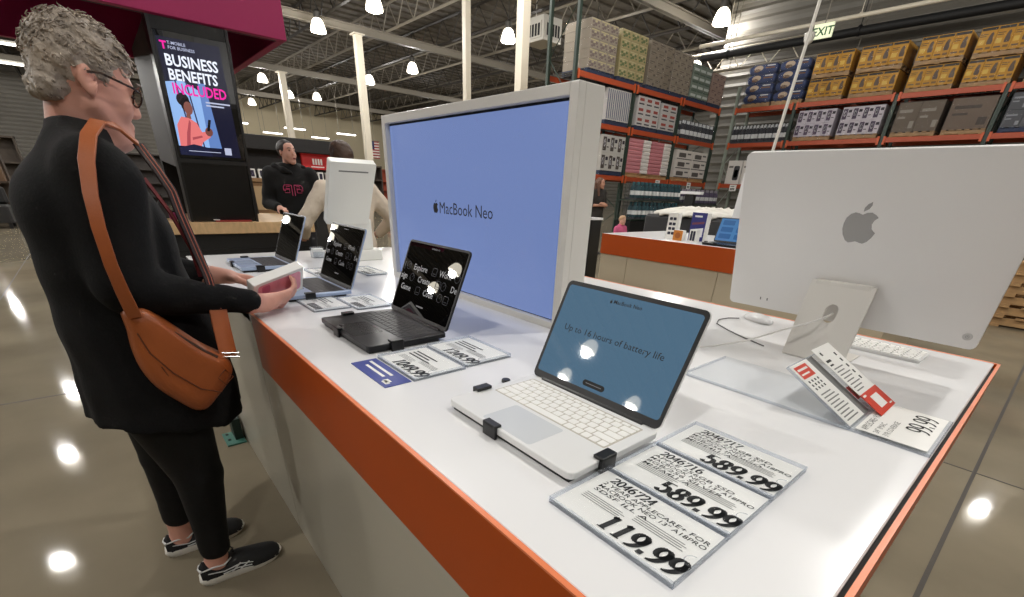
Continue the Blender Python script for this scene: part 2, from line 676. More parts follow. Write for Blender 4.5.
for i, y in enumerate((-7.6, -4.7, -1.8, 1.1, 4.0, 6.9, 9.8, 12.7, 15.6, 18.3, 21.2, 24.1, 27.0, 29.9, 32.8, 35.7)):
    truss(-60, 14 if y < 19 else -11.4, y, 7.55, 8.5, steel_m if i % 2 else dsteel_m, label='open web steel roof joist running towards the far wall')
for x in (-1.3, -13.1, -24.9, -36.7, -48.5):
    g = G(steel_m)
    Y_ = 39.6 if x < -12 else 19.2
    g.box(x - .12, x + .12, -14, Y_, 7.2, 7.24)
    g.box(x - .03, x + .03, -14, Y_, 7.2, 7.5)
    g.box(x - .12, x + .12, -14, Y_, 7.46, 7.5)
    struct(g, 'roof_girder_beam', 'grey steel roof girder crossing under the joists')
truss(-13.2, -8.2, 18.9, 5.35, 5.95, post_m, 1.0, label='pale short truss between the two racks', t=.035)
for x, y, w, zt in ((-13.2, 11.24, .30, 7.2), (-24.9, 11.24, .32, 7.2), (-36.7, 11.24, .36, 7.2), (-16.4, 11.4, .22, 8.55)):
    g = G(post_m)
    g.box(x - w / 2, x + w / 2, y - w / 2, y + w / 2, 0, zt, .01)
    g.box(x - w * .8, x + w * .8, y - w * .8, y + w * .8, zt - .05, zt)
    g.box(x - w * .8, x + w * .8, y - w * .8, y + w * .8, 0, .03)
    struct(g, 'column', 'cream square steel column')

# pipes along the right wall
for zz, rr, yy, m, lab, nm in ((6.02, .055, 18.2, post_m, 'pale sprinkler pipe running high along the grey wall', 'hanging_sprinkler_pipe'),
                               (5.72, .11, 18.45, gap_m, 'thick black pipe running just below the pale sprinkler pipe', 'hanging_drain_pipe'),
                               (5.35, .04, 18.75, steel_m, 'thin grey conduit low on the grey wall above the yellow boxes', 'hanging_conduit_pipe')):
    g = G(m)
    g.tube([(-11.5, yy, zz), (16, yy, zz - .1)], rr, 10)
    for k in range(7):
        x = -10.5 + 4 * k
        g.tube([(x, yy, zz), (x, yy, 8.55)], .012, 5)
        g.tube([(x - .03, yy, zz - .01 * k * .4), (x + .03, yy, zz - .01 * k * .4)], rr * 1.25, 10)
    tag(g.obj(nm), lab, 'pipe')

# ------------------------------------------------------------------ lamps
bell_m = mat('lamp_bell', (255, 246, 226), .3, emit=5.0, emis_off=True)
lamp_cap_m = mat('lamp_housing', (90, 88, 84), .4, .6)
LAMPS = [(-23.9, 9.1), (-32.5, 15.2), (-27.4, 15.4), (-18.8, 15.2), (-11.2, 18.8), (-19.6, 9.6), (-42, 15.2), (-38, 10.4), (-50, 12.5), (-43, 13.5), (-16.4, 18.0),
         (-23.6, -2.8), (-17.7, -2.8), (-12, -2.8), (1.1, 17.5), (-42, -5.7), (-30, -2.8), (-36, 4.0),
         (-12, 3.2), (-6, 3.2), (0, 3.2), (6, 3.2), (-6, 9.4), (-.2, 9.4), (6, 9.4), (-6, -2.8), (0, -2.8), (6, -2.8), (-10, -10.5), (-12.9, -13.7), (-9.1, -13.7), (-17.8, -9.2), (-22.6, -11.6), (-31.4, -8.6), (-35.9, -10.3), (-37.6, -7.4), (-43.9, -9.4), (-12, 9.3), (-17.8, 3.2), (-15.5, 24.5), (-24.5, 25.5), (-33, 26), (-19, 32), (-42, 25), (-29, 33)]
proto = None
for i, (x, y) in enumerate(LAMPS):
    if proto is None:
        t = proto = thing('pendant_lamp', 'glowing bell-shaped warehouse lamp hanging under the dark roof joists', 'lamp', (x, y, 7.0), group='bell lamps under the roof')
        G(bell_m).loft([[(r * math.cos(2 * PI * k / 14), r * math.sin(2 * PI * k / 14), z) for k in range(14)] for r, z in
                        ((.29, -.3), (.31, -.27), (.3, -.2), (.26, -.06), (.2, .08), (.12, .15))]).obj('bell', t)
        gg = G(lamp_cap_m)
        gg.lathe([(.13, .15), (.13, .36), (.07, .42), (.02, .46), (.012, 1.56)], 12)
        gg.obj('lamp_housing', t)
    else:
        dup(proto, (x, y, 7.0))
    L = bpy.data.lights.new('lamp_light', 'POINT')
    L.energy = 340
    L.color = (1, .975, .94)
    L.shadow_soft_size = .16
    lo = bpy.data.objects.new('lamp_light', L)
    COL.objects.link(lo)
    lo.location = (x, y, 6.6)

# ------------------------------------------------------------------ hanging fittings
t = thing('ventilation_unit', 'pale boxy air unit with louvred faces hanging from the roof', 'air unit', (-17.1, 15.6, 6.75))
um = mat('unit_white', (196, 192, 182), .5)
g = G(um); g.box(-.95, .95, -.8, .8, -.5, .75, .03); g.tube([(-.7, 0, .75), (-.7, 0, 2.95)], .03, 6); g.tube([(.7, 0, .75), (.7, 0, 2.95)], .03, 6); g.obj('housing', t)
for nm, fx in (('louvre', 1), ('louvre', 0)):
    g = G(um)
    if fx:
        g.box(.95, 1.0, -.65, .65, -.35, .45); g.use(gap_m)
        for k in range(5):
            g.box(1.0, 1.012, -.58 + k * .24, -.42 + k * .24, -.25, .35)
    else:
        g.box(-.75, .75, -.85, -.8, -.35, .45); g.use(gap_m)
        for k in range(5):
            g.box(-.66 + k * .28, -.48 + k * .28, -.862, -.85, -.25, .35)
    g.obj(nm, t)
t.scale = (.62, .62, .62)
for x, y, z, rz, lab in ((-31.8, -1.03, 5.0, 0, 'glowing strip lamp hanging lowest behind the head of the shopper in black'), (-27.8, -1.05, 5.1, 0, 'glowing strip lamp hanging just above another, behind the head of the shopper in black'),
                         (-19.8, .75, 5.05, PI / 2, 'short bright strip lamp between the grey hair and the magenta canopy')):
    t = thing('pendant_strip_lamp', lab, 'lamp', (x, y, z), rz)
    G(mat('strip_lit', (255, 250, 238), .4, emit=4., emis_off=True)).box(-.08, .08, -.9, .9, 0, .06, .01).obj('tube', t)
    g = G(um); g.box(-.14, .14, -1.0, 1.0, .06, .12, .01); g.tube([(0, -.7, .12), (0, -.7, 8.55 - z)], .012, 5); g.tube([(0, .7, .12), (0, .7, 8.55 - z)], .012, 5); g.obj('lamp_housing', t)
t = thing('exit_sign', 'small lit white and green exit sign hung from a rod over the yellow boxes', 'sign', (-7.0, 17.2, 5.55))
g = G(mat('sign_face', (226, 232, 196), .4, emit=.5)); g.box(-.26, .26, -.03, .03, -.17, .17, .01)
g.use(mat('sign_green', (40, 96, 48), .5)); g.txt('EXIT', .27, (0, -.034, -.1), (1, 0, 0), (0, 0, 1), 'CENTER', .02)
g.obj('sign_panel', t)
G(steel_m).tube([(0, 0, .17), (0, 0, 3.0)], .012, 6).obj('hanging_rod', t)
t = thing('ceiling_camera', 'small pale dome camera on the end of a thin drop rod', 'camera', (-6.4, 15, 4.9))
g = G(um); g.ball((0, 0, -.02), .11, 12, 8); g.lathe([(.12, .0), (.12, .1), (.03, .16)], 12); g.obj('dome', t)
G(um).tube([(0, 0, .12), (0, 0, 3.6)], .03, 6).obj('drop_rod', t)
tag(G(mat('white_rod', (222, 219, 210), .4)).tube([(-1.85, 4.22, .85), (-1.835, 4.2, 1.56), (-1.788, 4.2, 2.44), (-1.45, 4.2, 8.6)], .012, 8).obj('drop_cable'),
    'straight white cable dropping from the roof to the far orange-banded table', 'cable')
# ------------------------------------------------------------------ the display table
def GW(t, m=None):
    """mesh builder that takes world coordinates for a part of thing t"""
    g = G(m)
    g.M = (Matrix.Translation(t.location) @ Euler(t.rotation_euler).to_matrix().to_4x4()).inverted()
    return g


T = .85
t = thing('display_table', 'long white display table with an orange band, laptops and a big screen on it', 'table', (-1.4, .97, 0))
g = GW(t, white_m)
g.prism([(-2.78, .262), (-.022, .262), (-.022, 1.677), (-2.78, 1.677)], .81, T, .002)
g.obj('tabletop', t)
g = GW(t, orange_m)
g.prism([(-1.49, .2555), (-.013, .2555), (-.013, .262), (-1.49, .262)], .68, T - .003, .001)
g.use(orange_highlight_m); g.box(-1.49, -.013, .2548, .262, T - .003, T + .0003)
g.obj('orange_front_band', t)
g = GW(t, orange_m)
g.box(-.0165, -.010, .2555, 1.684, .68, T - .002)
g.use(orange_highlight_m); g.box(-.0165, -.010, .2555, 1.684, T - .002, T + .0005)
g.use(gap_m); g.box(-.022, -.0165, .262, 1.677, .70, T - .012)
g.obj('orange_end_band', t)
g = GW(t, orange_m); g.box(-1.49, -.010, 1.677, 1.684, .68, T - .002)
g.use(orange_highlight_m); g.box(-1.49, -.010, 1.677, 1.684, T - .002, T + .0005)
g.obj('orange_back_band', t)
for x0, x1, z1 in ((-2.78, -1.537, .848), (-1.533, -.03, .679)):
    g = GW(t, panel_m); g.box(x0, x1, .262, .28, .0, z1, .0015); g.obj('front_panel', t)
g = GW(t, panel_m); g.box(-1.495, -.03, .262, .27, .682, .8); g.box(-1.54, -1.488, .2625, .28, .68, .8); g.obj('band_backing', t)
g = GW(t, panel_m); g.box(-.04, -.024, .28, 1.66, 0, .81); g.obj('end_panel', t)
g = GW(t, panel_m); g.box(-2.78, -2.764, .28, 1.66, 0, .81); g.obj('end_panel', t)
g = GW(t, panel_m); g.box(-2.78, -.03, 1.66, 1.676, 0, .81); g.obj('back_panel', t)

# ------------------------------------------------------------------ big screen
t = thing('television', 'large white-framed screen showing a plain blue picture standing on the display table', 'screen', (-1.358, .95, T))
frame_m = mat('frame_white', (222, 219, 212), .28)
x0, x1, z0, z1 = -1.861, -.857, T, 1.4245
g = GW(t, frame_m)
g.box(x0, x1, .925, .992, z0, z1, .002)
for a, b, c, d in ((x0, -1.834, z0, z1), (-.886, x1, z0, z1), (-1.834, -.886, z0, .8685), (-1.834, -.886, 1.3985, z1)):
    g.box(a, b, .902, .926, c, d, .0015)
g.obj('frame', t)
g = GW(t, gap_m); g.box(-1.834, -.886, .9215, .926, .8685, 1.3985)
g.use(mat('screen_blue', (20, 24, 40), .25, emit=1.0, ecol=(101, 119, 166)))
g.box(-1.829, -.8885, .9185, .922, .8715, 1.3915)
g.use(mat('screen_ink', (14, 15, 24), .5))
fruit_logo(g, .041, (-1.520, .918, 1.134), (1, 0, 0), (0, 0, 1))
g.txt('MacBook Neo', .052, (-1.497, .918, 1.117), (1, 0, 0), (0, 0, 1), wid=.305)
g.obj('screen', t)
# ------------------------------------------------------------------ laptops
ink_m = mat('print_ink', (22, 22, 22), .6)
grey_ink = mat('grey_print', (120, 120, 118), .6)
paper_m = mat('card_paper', (240, 239, 234), .5)
clear_m = mat('clear_acrylic', (215, 222, 228), .06, trans=(.012, (250, 251, 252)))
clear_edge = mat('acrylic_edge', (236, 238, 242), .12, trans=(.10, (244, 246, 249)))
chrome_m = mat('chrome', (205, 205, 205), .2, 1.)
glass_black = mat('black_glass', (7, 7, 8), .012, spec=.6, coat=0.)


def laptop(name, label, x, w, body, keym, wellm, padm, tilt, screen, d=.2064, lh=.2, group=None, yf=.383):
    t = thing(name, label, 'laptop', (x, yf + d / 2, T))
    z0, z1 = .0085, .0195
    hw, hd = w / 2, d / 2
    g = G(body)
    g.prism(rrect(-hw, hw, -hd, hd, .011), z0, z1, .0012)
    g.obj('base', t)
    g = G(wellm)
    g.prism(rrect(-hw + .018, hw - .018, -.014, hd - .019, .003), z1 - .001, z1 + .0001)
    g.use(keym)
    ky, kh = -.012, (hd - .021 + .012) / 6
    rows = [[1.25, 1, 1, 1, 5, 1, 1, .9, .9, .9], [2.2] + [1] * 10 + [2.2], [1.75] + [1] * 11 + [1.75], [1.5] + [1] * 12 + [1], [1] * 13 + [1.5], [1.5] + [1] * 12 + [1]]
    W = w - .040
    for r, row in enumerate(rows):
        s = W / sum(row)
        kx = -W / 2
        h = kh * (.62 if r == 5 else 1.06)
        y0 = ky + kh * 1.06 * r
        for k in row:
            g.prism(rrect(kx + .0012, kx + k * s - .0012, y0 + .001, y0 + h - .0012, .0018, 2), z1 - .0006, z1 + .0009, .0003)
            kx += k * s
    g.obj('keyboard', t)
    g = G(padm)
    g.prism(rrect(-.058, .058, -hd + .006, -.022, .006), z1 - .001, z1 + .0002)
    g.obj('trackpad', t)
    # lid
    hy, hz = hd - .004, z1 + .001
    th = math.radians(tilt)
    lid = G(body)
    Mx = Matrix(((1, 0, 0, 0), (0, math.cos(th), -math.sin(th), hy), (0, math.sin(th), math.cos(th), hz), (0, 0, 0, 1)))
    lid.M = Mx
    lid.prism(rrect(-hw, hw, .001, lh, .011), -.0046, 0, 0)
    lid.use(black_m)
    lid.prism(rrect(-hw + .0006, hw - .0006, .0, lh - .0006, .011), .0, .0008)
    lid.M = Matrix.Translation((0, hy, hz - .001))
    lid.tube([(-hw + .03, 0, 0), (hw - .03, 0, 0)], .0045, 8)
    L = lid.obj('lid', t)
    s = G(glass_black)
    s.M = Mx
    screen(s, hw, lh)
    s.obj('display', L)
    # security bracket: thin rails and clips that hold the base
    g = G(black_m)
    g.box(-hw + .02, hw - .012, -hd + .006, -hd + .02, 0, z0)
    g.box(hw - .02, hw - .008, -hd + .006, hd - .02, 0, z0)
    g.box(-hw + .008, -hw + .02, -hd + .006, hd - .02, 0, z0)
    g.box(-hw + .02, hw - .02, -.02, .02, 0, z0)
    g.obj('security_rail', t)
    for cx, cy, sx, sy in ((-hw + .125, -hd, .016, .0), (hw, -hd + .072, 0, .016), (-hw, -.03, 0, .016)):
        g = G(black_m)
        if sx:
            g.box(cx - sx, cx + sx, cy - .006, cy - .0005, .0, z1 + .004, .001)
            g.box(cx - sx, cx + sx, cy - .006, cy + .008, z1 + .0004, z1 + .005, .001)
        else:
            q = 1 if cx > 0 else -1
            g.box(min(cx + q * .0005, cx + q * .007), max(cx + q * .0005, cx + q * .007), cy - sy, cy + sy, .0, z1 + .005, .001)
            g.box(min(cx - q * .011, cx + q * .007), max(cx - q * .011, cx + q * .007), cy - sy, cy + sy, z1 + .001, z1 + .0065, .001)
        g.obj('clip', t)
    return t


silver = mat('silver_alu', (236, 236, 234), .35, .05)
silver_pad = mat('silver_pad', (214, 217, 218), .3, .05)
wkey = mat('white_key', (246, 245, 240), .5)
wwell = mat('white_key_well', (196, 190, 178), .6)
dk = mat('midnight_alu', (26, 27, 30), .35, .3)
dkpad = mat('midnight_pad', (32, 33, 36), .25, .3)
bkey = mat('black_key', (17, 17, 19), .45)
bwell = mat('black_key_well', (44, 46, 50), .6)
sky = mat('blue_alu', (164, 180, 206), .32, .3)
skypad = mat('blue_pad', (176, 192, 214), .26, .3)
lit_white = mat('lit_text', (120, 120, 120), .4, emit=.4, ecol=(150, 150, 153))
lit_dim = mat('dim_lit_text', (60, 60, 64), .4, emit=.10, ecol=(120, 120, 128))
lit_mid = mat('half_lit_text', (110, 110, 112), .4, emit=.2, ecol=(130, 130, 134))


def screen_blue(s, hw, lh):
    s.use(mat('display_teal', (14, 20, 26), .03, emit=1.0, ecol=(72, 99, 120), coat=.15))
    s.prism(rrect(-hw + .0075, hw - .0075, .014, lh - .0085, .006), .0004, .0011)
    s.use(ink_m)
    n = (0, 0, .0013)
    s.txt('Up to 16 hours of battery life', .0165, (-.116, .105, .0013), wid=.222)
    fruit_logo(s, .0066, (-.034, .1755, .0013), (1, 0, 0), (0, 1, 0))
    s.txt('MacBook Neo', .0095, (-.029, .1735, .0013), wid=.06, bold=.012)
    s.prism(rrect(-.025, .025, .02, .031, .0054), .0011, .0014)
    s.use(lit_mid)
    s.box(-.018, .018, .0248, .0262, .0014, .0017)


def words(s, hw, lh, m1, m2, mlogo, rows, xo=0):
    s.prism(rrect(-hw + .006, hw - .006, .012, lh - .006, .006), .0006, .0011)
    z = .0013
    s.use(mlogo)
    fruit_logo(s, .005, (-.021, lh - .0145, z), (1, 0, 0), (0, 1, 0))
    s.txt('MacBook Air', .0065, (-.017, lh - .0165, z), bold=.01)
    s.box(-.018, .018, .033, .037, z - .0002, z + .0002)
    for y, items in rows:
        for x, tx, b in items:
            s.use(m1 if b else m2)
            if tx == '#':       # line-drawn pictogram: box with a bar
                for a in (rrect(x, x + .022, y - .003, y + .018, .004),):
                    s.tube([(p[0], p[1], z) for p in a + a[:1]], .0008, 4)
                s.tube([(x + .004, y + .003, z), (x + .018, y + .003, z)], .0008, 4)
            elif tx == '@':     # round pictogram
                a = ell(x + .011, y + .008, .011, .011, 18)
                s.tube([(p[0], p[1], z) for p in a + a[:1]], .0008, 4)
                s.tube([(x + .011, y + .008, z), (x + .017, y + .014, z)], .0008, 4)
            else:
                s.txt(tx, .0235, (x, y, z), bold=.012)


ROWS = [(.128, [(-.143, '(', 0), (-.128, '@', 0), (-.088, 'Explore', 1), (.012, '#', 0), (.048, 'Work', 1), (.122, '@', 0)]),
        (.098, [(-.145, 'sign', 1), (-.094, '@', 0), (-.05, 'Create', 1), (.045, '#', 0), (.072, '@', 0), (.118, 'De', 1)]),
        (.067, [(-.13, 'Game', 1), (-.045, '#', 0), (-.004, 'Code', 1), (.07, '@', 0), (.1, '#', 0)])]
laptop('laptop', 'open white and silver laptop whose blue screen reads Up to 16 hours of battery life', -.466, .2985, silver, wkey, wwell, silver_pad, 65, screen_blue, lh=.198)
laptop('laptop', 'open black laptop with grey words such as Explore and Create on its dark screen', -1.108, .306, dk, bkey, bwell, dkpad, 66.7, lambda s, a, b: words(s, a, b, lit_white, lit_dim, lit_mid, ROWS), d=.213, lh=.208)
laptop('laptop', 'open pale blue laptop beside the pink phone box, dim words on its black screen', -1.714, .306, sky, bkey, bwell, skypad, 68, lambda s, a, b: words(s, a, b, lit_dim, mat('faint_lit_text', (40, 40, 44), .4), lit_dim, ROWS), d=.213, lh=.208)


def blank(s, hw, lh):
    s.prism(rrect(-hw + .006, hw - .006, .012, lh - .006, .006), .0006, .0011)


laptop('laptop', 'open pale blue laptop nearest the wooden counter, its black screen blank but for lamp reflections', -2.335, .306, sky, bkey, bwell, skypad, 68, blank, d=.213, lh=.208)
t = thing('security_sensor', 'small black tether puck and clip behind the white laptop', 'sensor', (-.652, .545, T))
g = G(black_m); g.prism(ell(0, 0, .009, .009), 0, .006, .001); g.obj('puck', t)
g = G(mat('tether_wire', (150, 150, 150), .3, .8)); g.tube([(.008, 0, .004), (.02, .012, .006), (.03, .02, .004)], .001, 6); g.obj('wire', t)
g = G(black_m); g.box(.026, .033, .012, .05, 0, .012, .001); g.box(.026, .04, .012, .018, .004, .012, .001); g.obj('clip', t)
t = thing('security_sensor', 'small black tether puck and clip behind the black laptop', 'sensor', (-1.30, .585, T))
g = G(black_m); g.prism(ell(0, 0, .009, .009), 0, .006, .001); g.obj('puck', t)
g = G(black_m); g.box(.012, .03, .0, .012, 0, .012, .001); g.obj('clip', t)


# ------------------------------------------------------------------ price tags lying on the table
def price_tag(name, label, x, y, w, h, item, lines, price, small=True, hide=False, ph=.275, group=None, rz=0):
    t = thing(name, label, 'price tag', (x, y, T), rz)
    g = G(clear_m)
    g.prism([(.0, .0), (w, 0), (w, h), (0, h)], 0, .0095, .0012)
    g.use(clear_edge)
    for a, b, c, d in ((0, w, -.0006, .0012), (0, w, h - .0012, h + .0006), (-.0006, .0012, 0, h), (w - .0012, w + .0006, 0, h)):
        g.box(a, b, c, d, .0, .0096)
    g.tube([(p[0], p[1], .0097) for p in arc(w - .004, h * .36, .009, .009, 90, 270, 10)], .0006, 4)
    g.obj('acrylic_cover', t)
    g = G(paper_m)
    g.box(.0028, w - .003, .0025, h - .0025, .003, .0045)
    g.use(ink_m)
    z = .0049
    if item:
        digits(g, item, w * .12, h * .80, h * .135, nib=.075, pos=(0, 0, z), slant=.12)
    n = len(lines)
    for i, tx in enumerate(lines):
        if tx == '-':
            g.box(w * .1, w * (.62 - .1 * (i % 2)), h * (.72 - .085 * i), h * (.755 - .085 * i), z, z + .0002)
            continue
        g.txt(tx, h * .088, (w * .10, h * (.715 - .085 * i), z), wid=min(w * .86, len(tx) * h * .072), bold=.004, shear=.1)
    g.use(grey_ink)
    for i in range(4):
        g.box(w * .1, w * (.42 + .03 * (i % 2)), h * (.45 - .034 * i), h * (.457 - .034 * i), z, z + .0002)
        g.box(w * .5, w * (.86 + .02 * (i % 2)), h * (.55 - .034 * i), h * (.557 - .034 * i), z, z + .0002)
    g.use(ink_m)
    x0 = w * (.97 - .0) - sum((.62 if c not in '.,' else .3) for c in price) * h * ph * 1.0
    if price == '-':
        for k in range(5):
            g.box(w * (.5 + .09 * k), w * (.565 + .09 * k), h * .09, h * .3, z, z + .0003)
        price = ''
    digits(g, price, x0, h * .085, h * ph, wide=.62, nib=.10, pos=(0, 0, z + .0002), slant=.15)
    g.obj('card', t)
    return t


price_tag('price_tag', 'clear price tag reading 119.99, the one closest to the orange edge', -.310, .338, .179, .1155, '2046724',
          ['2 YEAR APPLECARE+ FOR', 'MACBOOK NEO 13" A18PRO', 'SDSF ILL A'], '119.99', group='price tags beside the white laptop')
price_tag('price_tag', 'clear price tag numbered 2046716 reading 589.99, between the two other tags', -.310, .4565, .179, .1155, '2046716',
          ['APPLE 256GB SSD', 'MACBOOK NEO 13" A18PRO', '8GB/256 SILVER', 'MHFA4LL/A'], '589.99', group='price tags beside the white laptop')
price_tag('price_tag', 'clear price tag numbered 2046717 reading 589.99, at the back of its row of three', -.310, .575, .179, .1155, '2046717',
          ['APPLE 256GB SSD', 'MACBOOK NEO 13" A18PRO', '8GB/256 INDIGO', 'MHFE4LL/A'], '589.99', group='price tags beside the white laptop')
price_tag('price_tag', 'clear price tag reading 1049.99 behind the blue card by the black laptop', -.925, .392, .168, .125, '', ['-', '-', '-'], '1049.99', ph=.235)
price_tag('price_tag', 'clear price tag reading 1249.99 beside the black laptop, under the big screen', -.935, .525, .172, .125, '', ['-', '-', '-'], '1249.99', ph=.235)
price_tag('price_tag', 'clear price tag in front of the pale blue laptop, closest to the orange edge', -1.60, .41, .2, .115, '', ['-', '-', '-'], '-', ph=.235)
price_tag('price_tag', 'clear price tag behind another one, between pale blue laptop and black laptop', -1.535, .53, .172, .115, '', ['-', '-', '-'], '-', ph=.235)
price_tag('price_tag', 'clear price tag at the foot of the white pedestal by the big screen', -2.10, .80, .2, .09, '', ['-', '-'], '-', ph=.235)
price_tag('price_tag', 'clear price tag between the two pale blue laptops', -2.14, .615, .19, .105, '', ['-', '-'], '-', ph=.235)
t = thing('notice_card', 'small royal blue notice card with white lines under the edge of a price tag', 'card', (-.925, .33, T))
g = G(mat('royal_blue', (46, 62, 142), .45)); g.box(0, .165, 0, .0575, 0, .0016); g.use(paper_m)
g.box(.012, .117, .036, .0425, .0017, .0019); g.box(.028, .112, .02, .0265, .0017, .0019)
g.box(.128, .146, .012, .024, .0017, .002); g.box(.132, .152, .008, .018, .0017, .002); g.obj('card', t)

# ------------------------------------------------------------------ all-in-one computer seen from behind
alu = mat('back_alu', (224, 222, 220), .42, .08)
t = thing('desktop_computer', 'large silver all-in-one computer seen from behind at the table end', 'computer', (-.33, 1.3, T))
th = math.radians(17)
Mx = Matrix(((1, 0, 0, -.33), (0, -math.sin(th), -math.cos(th), 1.36), (0, math.cos(th), -math.sin(th), .934), (0, 0, 0, 1)))
Mw = Matrix.Translation(t.location).inverted() @ Mx
g = G(alu); g.M = Mw
g.prism(rrect(-.2735, .2735, 0, .386, .0125), -.0115, 0, 0)
g.prism(rrect(-.273, .273, .0005, .3855, .0125), 0, .0008)
g.obj('housing', t)
g = G(mat('logo_grey', (150, 148, 146), .25, .4)); g.M = Mw
fruit_logo(g, .083, (.0, .236, .0011), (1, 0, 0), (0, 1, 0)); g.obj('logo', t)
g = G(black_m); g.M = Mw
g.prism(rrect(-.268, .268, .06, .381, .008), -.0125, -.0115); g.obj('front_glass', t)
g = G(grey_ink); g.M = Mw
for k in (-.186, -.168):
    g.prism(rrect(k - .0016, k + .0016, .0235, .0315, .0015), .0008, .0012)
g.obj('port', t); 
g = G(mat('button_alu', (188, 186, 184), .3, .5)); g.M = Mw
g.prism(ell(.2525, .0285, .0085, .0085, 24), .0006, .0016, .0004)
g.use(grey_ink)
g.tube([(p[0], p[1], .0018) for p in arc(.2525, .0285, .003, .003, 120, 420, 12)], .0004, 4)
g.tube([(.2525, .0285, .0018), (.2525, .0325, .0018)], .0004, 4)
g.obj('power_button', t)
# stand: leaning plate with an oval cable hole, bent forward into a foot
yb, zb, yt, zt = 1.272, .853, 1.316, 1.034
L = math.hypot(yt - yb, zt - zb)
sx = V((1, 0, 0)); sv = V((0, (yt - yb) / L, (zt - zb) / L)); sn = sx.cross(sv) * 1
Ms = Matrix(((1, 0, sn.x, -.325), (0, sv.y, sn.y, yb), (0, sv.z, sn.z, zb), (0, 0, 0, 1)))
outer = rrect(-.068, .068, 0, L, .004, 3)
hole = [(p[0], p[1]) for p in rrect(-.0135, .0135, .092, .136, .0134, 7)]


def ringplate(g, outer, hole, z0, z1):
    """plate with one hole: outline resampled to pair with the hole"""
    n = len(hole)
    c = (sum(p[0] for p in hole) / n, sum(p[1] for p in hole) / n)
    out = []
    for h in hole:
        d = (h[0] - c[0], h[1] - c[1])
        best = 1e9
        for (a, b) in zip(outer, outer[1:] + outer[:1]):
            e = (b[0] - a[0], b[1] - a[1])
            den = d[0] * e[1] - d[1] * e[0]
            if abs(den) < 1e-12:
                continue
            s = ((a[0] - c[0]) * e[1] - (a[1] - c[1]) * e[0]) / den
            u = ((a[0] - c[0]) * d[1] - (a[1] - c[1]) * d[0]) / den
            if s > 0 and -1e-6 <= u <= 1 + 1e-6:
                best = min(best, s)
        out.append((c[0] + d[0] * best, c[1] + d[1] * best))
    # make sure the four true corners exist
    cor = [min(range(n), key=lambda i: (out[i][0] - q[0]) ** 2 + (out[i][1] - q[1]) ** 2) for q in ((min(p[0] for p in outer), min(p[1] for p in outer)), (max(p[0] for p in outer), min(p[1] for p in outer)), (max(p[0] for p in outer), max(p[1] for p in outer)), (min(p[0] for p in outer), max(p[1] for p in outer)))]
    for i, q in zip(cor, ((min(p[0] for p in outer), min(p[1] for p in outer)), (max(p[0] for p in outer), min(p[1] for p in outer)), (max(p[0] for p in outer), max(p[1] for p in outer)), (min(p[0] for p in outer), max(p[1] for p in outer)))):
        out[i] = q
    vs = [(*p, z) for z in (z0, z1) for p in out] + [(*p, z) for z in (z0, z1) for p in hole]
    fs = []
    for i in range(n):
        j = (i + 1) % n
        fs += [(i, j, n + j, n + i), (2 * n + i, 3 * n + i, 3 * n + j, 2 * n + j), (n + i, n + j, 3 * n + j, 3 * n + i), (i, 2 * n + i, 2 * n + j, j)]
    g.add(vs, fs)


stand_m = mat('stand_alu', (214, 210, 203), .45, .1)
g = G(stand_m)
g.M = Matrix.Translation(t.location).inverted() @ Ms
ringplate(g, outer, hole, -.004, .004)
g.M = Matrix.Translation(t.location).inverted()
g.box(-.325 - .068, -.325 + .068, 1.27, 1.42, .85, .8535, .001)
g.tube([(-.393, 1.272, .854), (-.257, 1.272, .854)], .004, 8)
g.box(-.385, -.265, 1.31, 1.335, 1.01, 1.036, .002)
g.obj('stand', t)
tag(G(mat('cable_white', (226, 224, 220), .45)).tube([(-.325, 1.318, .962), (-.327, 1.296, .958), (-.345, 1.26, .945), (-.40, 1.235, .915), (-.46, 1.20, .878), (-.52, 1.14, .857), (-.555, 1.08, .8535), (-.575, 1.02, .8535), (-.60, .93, .8535)], .0026, 8).obj('power_cable'),
    'white power cable running from the hole in the computer stand', 'cable')
tag(G(black_m).tube([(-.60, .93, .8555), (-.606, .905, .8555)], .0052, 8).obj('cable_plug'), 'small black plug on the end of the white power cable', 'plug')
# mouse and its lead
t = thing('computer_mouse', 'low white computer mouse near the silver computer', 'mouse', (-.585, 1.565, T), math.radians(62))
g = G(white_m)
prof = []
for k in range(11):
    a = -1 + 2 * k / 10
    hw = .0285 * max(.05, (1 - abs(a) ** 3.2)) ** .5
    hh = .003 + .017 * max(0, 1 - a * a) ** .6
    prof.append([(hw * math.cos(PI * i / 12), .0565 * a, .004 + hh * math.sin(PI * i / 12)) for i in range(13)] + [(-hw * .9, .0565 * a, .003), (hw * .9, .0565 * a, .003)])
g.loft(prof); g.obj('shell', t)
g = G(alu); g.prism(ell(0, 0, .0265, .0535, 28), 0, .0045); g.obj('underside', t)
tag(G(mat('mouse_lead', (74, 72, 72), .5)).tube([(-.632, 1.53, .8535), (-.655, 1.50, .853), (-.662, 1.45, .853), (-.64, 1.395, .853), (-.58, 1.35, .853), (-.51, 1.31, .853), (-.445, 1.28, .853)], .0017, 8).obj('mouse_lead'),
    'dark grey lead looping from the white mouse across the table', 'cable')
